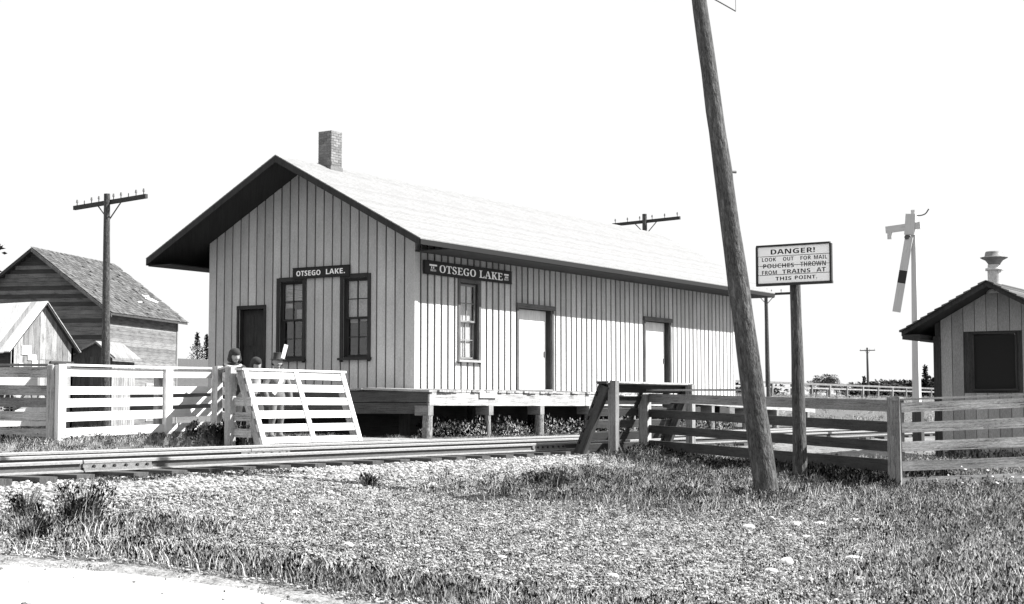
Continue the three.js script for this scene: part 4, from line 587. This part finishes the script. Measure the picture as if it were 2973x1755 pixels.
// ---------------------------------------------------------------- grass, weeds, gravel
const tmpM = new THREE.Matrix4(), tmpQ = new THREE.Quaternion(), tmpE = new THREE.Euler();
function tuft(n, h, spread, w, bend) {
  const P = [], N = [];
  for (let i = 0; i < n; i++) {
    const a = rnd() * 6.283, r = Math.sqrt(rnd()) * spread, x = Math.cos(a) * r, z = Math.sin(a) * r, H = h * rr(0.5, 1.1), b = rnd() * 6.283, l = H * bend * rr(0.2, 1), dx = Math.cos(b) * l, dz = Math.sin(b) * l, f = rnd() * 6.283, wx = Math.cos(f) * w, wz = Math.sin(f) * w;
    const q = [[x - wx, 0, z - wz], [x + wx, 0, z + wz], [x + dx * 0.35 - wx * 0.8, H * 0.6, z + dz * 0.35 - wz * 0.8], [x + dx * 0.35 + wx * 0.8, H * 0.6, z + dz * 0.35 + wz * 0.8], [x + dx, H, z + dz]];
    const nn = new THREE.Vector3(-wz, 0.6 * w, wx).normalize();
    for (const k of [0, 1, 3, 0, 3, 2, 2, 3, 4]) { P.push(...q[k]); N.push(nn.x, nn.y, nn.z); }
  }
  const g = new THREE.BufferGeometry(); g.setAttribute('position', new THREE.Float32BufferAttribute(P, 3)); g.setAttribute('normal', new THREE.Float32BufferAttribute(N, 3)); g.setAttribute('uv', new THREE.Float32BufferAttribute(new Float32Array(P.length / 3 * 2), 2)); return g;
}
function leafClump(n, R, H, size, up) {                        // many small leaves through a volume
  const P = [], N = [];
  for (let i = 0; i < n; i++) {
    const a = rnd() * 6.283, t = Math.pow(rnd(), 0.8), r = R * Math.sqrt(rnd()) * (0.45 + 0.55 * Math.sin(t * 3.0)), x = Math.cos(a) * r, z = Math.sin(a) * r, y = H * t, s = size * rr(0.5, 1.2), d = new THREE.Vector3(x * 0.6 + rr(-1, 1) * 0.4, up + rr(-0.4, 0.5), z * 0.6 + rr(-1, 1) * 0.4).normalize(), w = new THREE.Vector3(rr(-1, 1), rr(-0.4, 0.4), rr(-1, 1)).cross(d).normalize(), n2 = d.clone().cross(w);
    const A = [x, y, z], B = [x + d.x * s * 0.5 + w.x * s * 0.22, y + d.y * s * 0.5 + w.y * s * 0.22, z + d.z * s * 0.5 + w.z * s * 0.22], C = [x + d.x * s * 0.5 - w.x * s * 0.22, y + d.y * s * 0.5 - w.y * s * 0.22, z + d.z * s * 0.5 - w.z * s * 0.22], D = [x + d.x * s, y + d.y * s, z + d.z * s];
    P.push(...A, ...B, ...C, ...B, ...D, ...C); for (let k = 0; k < 6; k++) N.push(n2.x, n2.y, n2.z);
  }
  const g = new THREE.BufferGeometry(); g.setAttribute('position', new THREE.Float32BufferAttribute(P, 3)); g.setAttribute('normal', new THREE.Float32BufferAttribute(N, 3)); g.setAttribute('uv', new THREE.Float32BufferAttribute(new Float32Array(P.length / 3 * 2), 2)); return g;
}
const V3 = new THREE.Vector3();
const inView = (x, z, m = 0.12) => { V3.set(x, gy(x, z), z).project(camera); return V3.z < 1 && Math.abs(V3.x) < 1 + m && V3.y > -1 - 2.5 * m; };
function scatter(name, geo, m, list) {                          // list of [x, y, z, turn, scale, height, grey]
  const o = shade(new THREE.InstancedMesh(geo, m, list.length)), c = new THREE.Color(); o.name = numbered(name);
  list.forEach((q, i) => { tmpQ.setFromEuler(tmpE.set(q[7] || 0, q[3], q[8] || 0)); tmpM.compose(new THREE.Vector3(q[0], q[1], q[2]), tmpQ, new THREE.Vector3(q[4], q[5], q[4])); o.setMatrixAt(i, tmpM); o.setColorAt(i, c.setRGB(q[6], q[6], q[6])); });
  o.userData = { kind: 'stuff' }; scene.add(o); return o;
}
const GRASS = mat(1, null, { side: THREE.DoubleSide, roughness: 1 });
const tag = (o, label, category) => { o.userData.label = label; o.userData.category = category; return o; };
{
  const G = [[], [], [], []], geos = [merge([tuft(12, 0.04, 0.09, 0.003, 1.6), leafClump(16, 0.08, 0.03, 0.022, 0.3)]), merge([tuft(12, 0.06, 0.08, 0.003, 1.1), leafClump(14, 0.07, 0.045, 0.028, 0.4)]), merge([tuft(12, 0.14, 0.09, 0.003, 0.6), leafClump(16, 0.08, 0.1, 0.035, 0.5)]), merge([tuft(9, 0.22, 0.1, 0.003, 0.6), leafClump(34, 0.1, 0.17, 0.034, 0.4)])];
  const put = (k, x, z, s, a) => G[k].push([x, gy(x, z) - 0.005, z, rnd() * 6.283, s, s * rr(0.8, 1.25), a]);
  const tone = (d) => { const r = rnd(); return (r < 0.13 ? rr(0.05, 0.14) : r < 0.65 ? rr(0.28, 0.46) : rr(0.46, 0.72)) * d; };
  for (let i = 0; i < 150000; i++) {
    const x = rr(5, 24), z = rr(-11.2, -1.2); if (!inView(x, z)) continue;
    const d = Math.hypot(x, z), dens = Math.min(1, 7 / d * (0.5 + fbm(x * 1.1, z * 1.1, 131, 3))), road = x < roadEdge(z) + 0.1 * (rnd() - 0.5);
    if (road) { if (x > roadEdge(z) - 0.5 && rnd() < 0.03) put(0, x, z, 0.6, 0.2); continue; }
    const gv = gravelAt(x, z); if (rnd() > dens * (x < 13.4 ? 0.4 : 0.85) * (1 - 0.97 * Math.pow(gv, 0.7))) continue;
    const tall = sm(13.2, 15, x + 0.4 * (fbm(x, z, 141, 2) - 0.5)) * sm(-6.0, -7.4, z - (x > 16.5 ? 1.2 : 0)) , right = sm(0.55, 0.9, (x * 0.5446 + z * 0.8387) / (x * 0.8387 - z * 0.5446) * 2.95), edge = x < roadEdge(z) + 0.55 ? 0.8 : 0;
    if (Math.abs(x - 13.5 - 0.1 * Math.sin(z * 1.7)) < 0.1 && z > -10 && z < -6) continue;
    const p = gv > 0.25 ? 0.12 : Math.max(tall * 0.9, right * 0.75, edge * (0.15 + 0.6 * fbm(x * 2, z * 2, 151, 2))), r = rnd();
    if (r < p * 0.22) put(3, x, z, rr(0.5, 0.9), tone(0.75)); else if (r < p * 0.85) put(2, x, z, rr(0.6, 1.05), tone(0.82)); else put(r < 0.85 ? 0 : 1, x, z, rr(0.6, 1.0), tone(x < 13 ? 1.1 : 0.95));
  }
  // beyond the track: yard, foot of the fences, field
  for (let i = 0; i < 26000; i++) {
    const x = rr(12, 62), z = rr(-46, -15.3); if (!inView(x, z, 0.06) || rnd() < sandAt(x, z) || (x > 29 && z < -20.5 && z > -31)) continue;
    if (x > 18.4 && x < 21.3 && z > -17.0) continue;
    const d = Math.hypot(x, z), k = z > -18.5 ? 1 : 2; if (rnd() > 24 / d) continue; put(k, x, z, rr(0.6, 1.1) * (k === 1 ? 1.2 : 0.8), tone(0.62));
  }
  const line = (a, b, n, w, k, s0, s1, d) => { for (let i = 0; i < n; i++) { const t = rnd(), x = lerp(a[0], b[0], t) + rr(-w, w), z = lerp(a[1], b[1], t) + rr(-w, w); put(k, x, z, rr(s0, s1), tone(d)); } };
  line([17.3, -20.2], [22.8, -21.9], 260, 0.3, 2, 0.7, 1.2, 0.8); line([18.6, -17.6], [22.7, -21.8], 420, 0.35, 3, 0.7, 1.3, 0.45); line([16.6, -24], [17.2, -20.4], 160, 0.3, 2, 0.8, 1.3, 0.8);
  line([21.6, -11.3], [17.2, -5.9], 1100, 0.3, 3, 0.5, 1.0, 0.2); line([20.0, -9.4], [17.0, -6.0], 900, 0.28, 3, 0.6, 1.05, 0.13); line([20.3, -8.9], [17.7, -5.6], 1100, 0.35, 3, 0.8, 1.35, 0.12); line([10.3, -11.75], [13.2, -11.55], 160, 0.22, 0, 0.7, 1.1, 0.22); line([17.2, -5.7], [18.6, -3.9], 420, 0.4, 3, 0.5, 1.05, 0.85); line([20.1, -11.2], [22.9, -11.2], 200, 0.25, 2, 0.7, 1.3, 0.6);
  line([7.55, -8.4], [7.75, -5.2], 300, 0.22, 2, 0.5, 1.1, 0.75); line([7.9, -9.6], [9.2, -9.0], 260, 0.3, 2, 0.5, 1.1, 0.8); line([15.5, -6.8], [15.5, -6.8], 60, 0.3, 3, 0.5, 0.9, 0.6); line([17.3, -7.1], [17.3, -7.1], 30, 0.25, 2, 0.7, 1, 0.7); line([25.7, -8.2], [25.7, -5.6], 160, 0.3, 3, 0.6, 1.2, 0.6);
  for (let i = 0; i < 5200; i++) { const x = rr(60, 175), z = rr(-75, -18); if (!inView(x, z, 0.03)) continue; G[3].push([x, gy(x, z), z, rnd() * 6.28, rr(1, 2.4), rr(0.6, 1.5), tone(0.9)]); }
  const nm = ['grass', 'grass', 'tall_grass', 'tall_grass'], lb = ['short dry grass over the foreground', 'longer dry grass mixed through the foreground', 'tall grass along the fences and poles', 'rank weeds and long grass along the dark fence'];
  G.forEach((l, k) => tag(scatter(nm[k], geos[k], GRASS, l), lb[k], 'grass'));
}
{ // clods, chips and litter lying on the dry foreground soil
  const g = new THREE.IcosahedronGeometry(1, 0), l = [];
  for (let i = 0; i < 330000 && l.length < 60000; i++) { const x = rr(5.5, 20), z = rr(-10.8, -1.5); if (!inView(x, z, 0.05) || (x < roadEdge(z) - 0.1 && rnd() < 0.985) || rnd() > 8 / Math.hypot(x, z)) continue; const s = rr(0.004, 0.012) * (rnd() < 0.05 ? 1.7 : 1), r = rnd(); l.push([x, gy(x, z) + s * 0.3 + 0.012, z, rnd() * 6, s * rr(0.8, 1.8), s * rr(0.5, 1), r < 0.36 ? rr(0.05, 0.14) : r < 0.7 ? rr(0.16, 0.28) : rr(0.28, 0.4)]); }
  tag(scatter('soil_litter', g, mat(1, null, { flatShading: true, roughness: 1 }), l), 'small clods and chips on the dry soil in the foreground', 'litter');
}
{ // gravel of the track bed
  const g = new THREE.IcosahedronGeometry(1, 0), l = [];
  for (let i = 0; i < 150000 && l.length < 30000; i++) { const x = rr(8, 34), z = rr(-15.8, -9.6); if (!inView(x, z, 0.05)) continue; const gv = gravelAt(x, z), bed = z < -12.0 ? 0.7 * (1 - sm(22, 30, x)) : 0; if (rnd() > Math.max(gv * 0.8, bed) * Math.min(1, 17 / Math.hypot(x, z))) continue; const s = rr(0.008, 0.021) * (rnd() < 0.06 ? 1.5 : 1); l.push([x, gy(x, z) + s * 0.25 + (z < -12 ? 0.0 : 0), z, rnd() * 6, s * rr(0.8, 1.5), s * rr(0.5, 0.9), rnd() < 0.42 ? rr(0.05, 0.2) : rr(0.22, 0.42)]); }
  tag(scatter('gravel', g, mat(1, null, { flatShading: true, roughness: 1 }), l), 'pale loose gravel of the railway bed', 'gravel');
}
function stems(n, R, H) { const l = []; for (let i = 0; i < n; i++) { const a = rnd() * 6.28, r = rr(0.3, 1) * R, h = H * rr(0.6, 1.05); l.push(rod([[Math.cos(a) * r * 0.2, -0.02, Math.sin(a) * r * 0.2], [Math.cos(a) * r * 0.6, h * 0.6, Math.sin(a) * r * 0.6], [Math.cos(a) * r, h, Math.sin(a) * r]], 0.004, 4)); } return merge(l); }
const LEAF = [0.045, 0.12, 0.19, 0.36].map((a) => mat(a, null, { side: THREE.DoubleSide }));
function weed(name, label, x, z, R, H, n, size, m, up = 0.8) { const t = thing(name, label, 'weed', [x, gy(x, z), z]); mesh('stems', stems(22, R, H * 1.05), LEAF[1], t); const l = []; for (let k = 0; k < 9; k++) { const a = rnd() * 6.28, q = R * Math.sqrt(rnd()) * 0.75, g = leafClump(Math.round(n / 9), R * rr(0.3, 0.55), H * rr(0.45, 1.05), size, up); g.rotateZ(-Math.cos(a) * 0.35); g.rotateX(Math.sin(a) * 0.35); g.translate(Math.cos(a) * q, 0, Math.sin(a) * q); l.push(g); } mesh('foliage', merge(l), m, t); const b = []; for (let k = 0; k < 6; k++) { const a = rnd() * 6.28, q = R * rr(0.2, 1.1), g = tuft(14, H * rr(0.7, 1.2), R * 0.4, 0.003, 0.6); g.translate(Math.cos(a) * q, 0, Math.sin(a) * q); b.push(g); } mesh('blades', merge(b), LEAF[2], t); return t; }
weed('weed_clump', 'large dark feathery weed clump on the left slope below the rail', 8.42, -9.55, 0.27, 0.36, 2700, 0.03, LEAF[1], 1.2);
weed('weed_clump', 'small dark weed clump by the road at the far left', 7.75, -9.35, 0.12, 0.15, 900, 0.026, LEAF[1], 1.2);
weed('weed_clump', 'thin weed tuft left of the large dark clump', 8.3, -10.1, 0.14, 0.22, 800, 0.026, LEAF[2], 1.3);
weed('weed_clump', 'bushy weed clump at the edge of the gravel before the near wing fence', 15.0, -9.25, 0.26, 0.26, 3000, 0.028, LEAF[1], 1.0);
weed('weed_clump', 'small spiky weed tuft on the open gravel slope in the middle', 13.1, -10.35, 0.1, 0.14, 300, 0.03, LEAF[2], 1.6);
weed('weed_clump', 'dark weeds at the foot of the fence return by the white wing', 18.9, -17.75, 0.3, 0.4, 2200, 0.045, LEAF[0], 0.9);
weed('weed_clump', 'dark bush at the foot of the fence corner beside the lean-to side', 20.0, -19.5, 0.35, 0.35, 1800, 0.05, LEAF[0], 0.9);
{ // leafy weeds under the platform edge
  const l = [], geo = leafClump(90, 0.17, 0.26, 0.06, 0.4);
  for (const [a, b, n] of [[29.3, 31.5, 30], [31.7, 33.9, 30], [34.2, 36.5, 32], [36.6, 46, 120]]) for (let i = 0; i < n; i++) { const x = rr(a, b), z = rr(-21.75, -21.15); l.push([x, gy(x, z), z, rnd() * 6.28, rr(0.8, 1.3), rr(0.7, 1.7) * (0.8 + 0.5 * fbm(x * 1.5, 1, 161, 2)), rnd() < 0.3 ? rr(0.12, 0.25) : rr(0.5, 0.85)]); }
  tag(scatter('platform_weeds', geo, GRASS, l), 'leafy sunlit weeds under the platform edge', 'weeds');
  const d = []; for (let i = 0; i < 34; i++) { const a = rnd(), x = lerp(17.3, 18.6, a) + rr(-0.3, 0.3), z = lerp(-5.4, -3.9, a) + rr(-0.3, 0.5); d.push([x, gy(x, z) + rr(0.12, 0.34), z, rnd() * 6, rr(0.01, 0.02), 0.01, rr(0.6, 0.9)]); }
  tag(scatter('daisies', new THREE.IcosahedronGeometry(1, 1), mat(1), d), 'white flower heads in the weeds by the right fence', 'flowers');
}
// ---------------------------------------------------------------- far trees
function conifer(label, x, z, h, group) { const y = gy(x, z), t = thing('conifer_tree', label, 'conifer', [x, y - 0.2, z], 0, group); mesh('trunk', pole([0, 0, 0], [0, h, 0], h * 0.022, h * 0.004, 6), M.dark[0], t); const P = []; for (let k = 0; k < 26; k++) { const f = 0.12 + 0.88 * k / 26, R = h * (h < 3.6 ? 0.36 : 0.2) * (1 - f) * rr(0.6, 1.25) + h * 0.012, g = leafClump(30, R, h * 0.06, h * 0.07, -0.15); g.translate(0, h * f - h * 0.03, 0); P.push(g); } mesh('crown', merge(P), LEAF[0], t); return t; }
function broad(label, x, z, h, R, n, group, m = LEAF[0]) { const y = gy(x, z), t = thing('leafy_tree', label, 'tree', [x, y - 0.2, z], 0, group); mesh('trunk', merge([pole([0, 0, 0], [0.1, h * 0.55, 0], h * 0.03, h * 0.018, 8), pole([0.1, h * 0.5, 0], [R * 0.5, h * 0.78, R * 0.2], h * 0.015, h * 0.006, 6), pole([0.1, h * 0.45, 0], [-R * 0.5, h * 0.75, -R * 0.2], h * 0.015, h * 0.006, 6)]), M.dark[0], t); const P = []; for (let k = 0; k < n; k++) { const a = rnd() * 6.28, v = rnd(), r = R * Math.sqrt(rnd()) * 0.85, q = R * rr(0.25, 0.42), g = leafClump(120, q, q * 1.3, q * 0.35, 0.2); g.translate(Math.cos(a) * r, h * lerp(0.3, 0.86, v), Math.sin(a) * r); P.push(g); } mesh('crown', merge(P), m, t); return t; }
broad('leafy tree whose edge shows behind the old barn at far left', 57.5, -76.5, 9.6, 3.0, 30);
for (const [x, z, h, l] of [[119.5, -118.2, 3.2, 'nearest dark conifer in the gap between barn and depot'], [120.3, -117.6, 3.0, 'twin-topped conifer in the gap between barn and depot'], [120.8, -117.2, 3.3, 'rightmost conifer in the gap beside the depot wall']]) conifer(l, x, z, h, 'conifers in the gap between barn and depot');
{
  const at = (px, d) => { const r = (px - 1257) / 3737 * d; return [d * 0.837 + r * 0.5446, -d * 0.543 + r * 0.8387]; };
  [[2000, 270, 3.9, 2.2], [2026, 275, 5.0, 2.4], [2050, 270, 4.3, 2.2]].forEach(([p, d, h, R], i) => broad(['left end of the rounded tree group above the far fence', 'tallest of the rounded tree group above the far fence', 'right end of the rounded tree group above the far fence'][i], ...at(p, d), h, R, 16, 'rounded trees above the far fence', LEAF[1]));
  [[2118, 240, 4.2, 'thin conifer beside the smallest telegraph pole'], [2268, 230, 5.6, 'spire-topped conifer left of the signal post']].forEach(([p, d, h, l]) => conifer(l, ...at(p, d), h));
  const l = []; for (let i = 0; i < 240; i++) { const p = rr(2100, 2560), [x, z] = at(p, rr(290, 330)); l.push([x, gy(x, z) + 0.6, z, rnd() * 6, rr(0.9, 1.6), rr(0.5, 0.85) * (1 + 0.25 * sm(2180, 2290, p)), rr(0.07, 0.16)]); }
  tag(scatter('distant_wood', leafClump(90, 2.2, 4.2, 0.9, 0.5), GRASS, l), 'low far wood along the skyline right of the small pole', 'wood');
  const l2 = []; for (let i = 0; i < 500; i++) { const p = rr(-300, 1900), [x, z] = at(p, rr(420, 520)); l2.push([x, gy(x, z) + 0.6, z, rnd() * 6, rr(1.1, 2), rr(0.7, 1.2), rr(0.05, 0.13)]); }
  tag(scatter('distant_wood', leafClump(70, 2.4, 4.2, 1.0, 0.5), GRASS, l2), 'far wood behind the barn and depot', 'wood');
}
scene.traverse((o) => { if (o.isMesh) { o.castShadow = true; o.receiveShadow = true; } });
renderer.render(scene, camera);
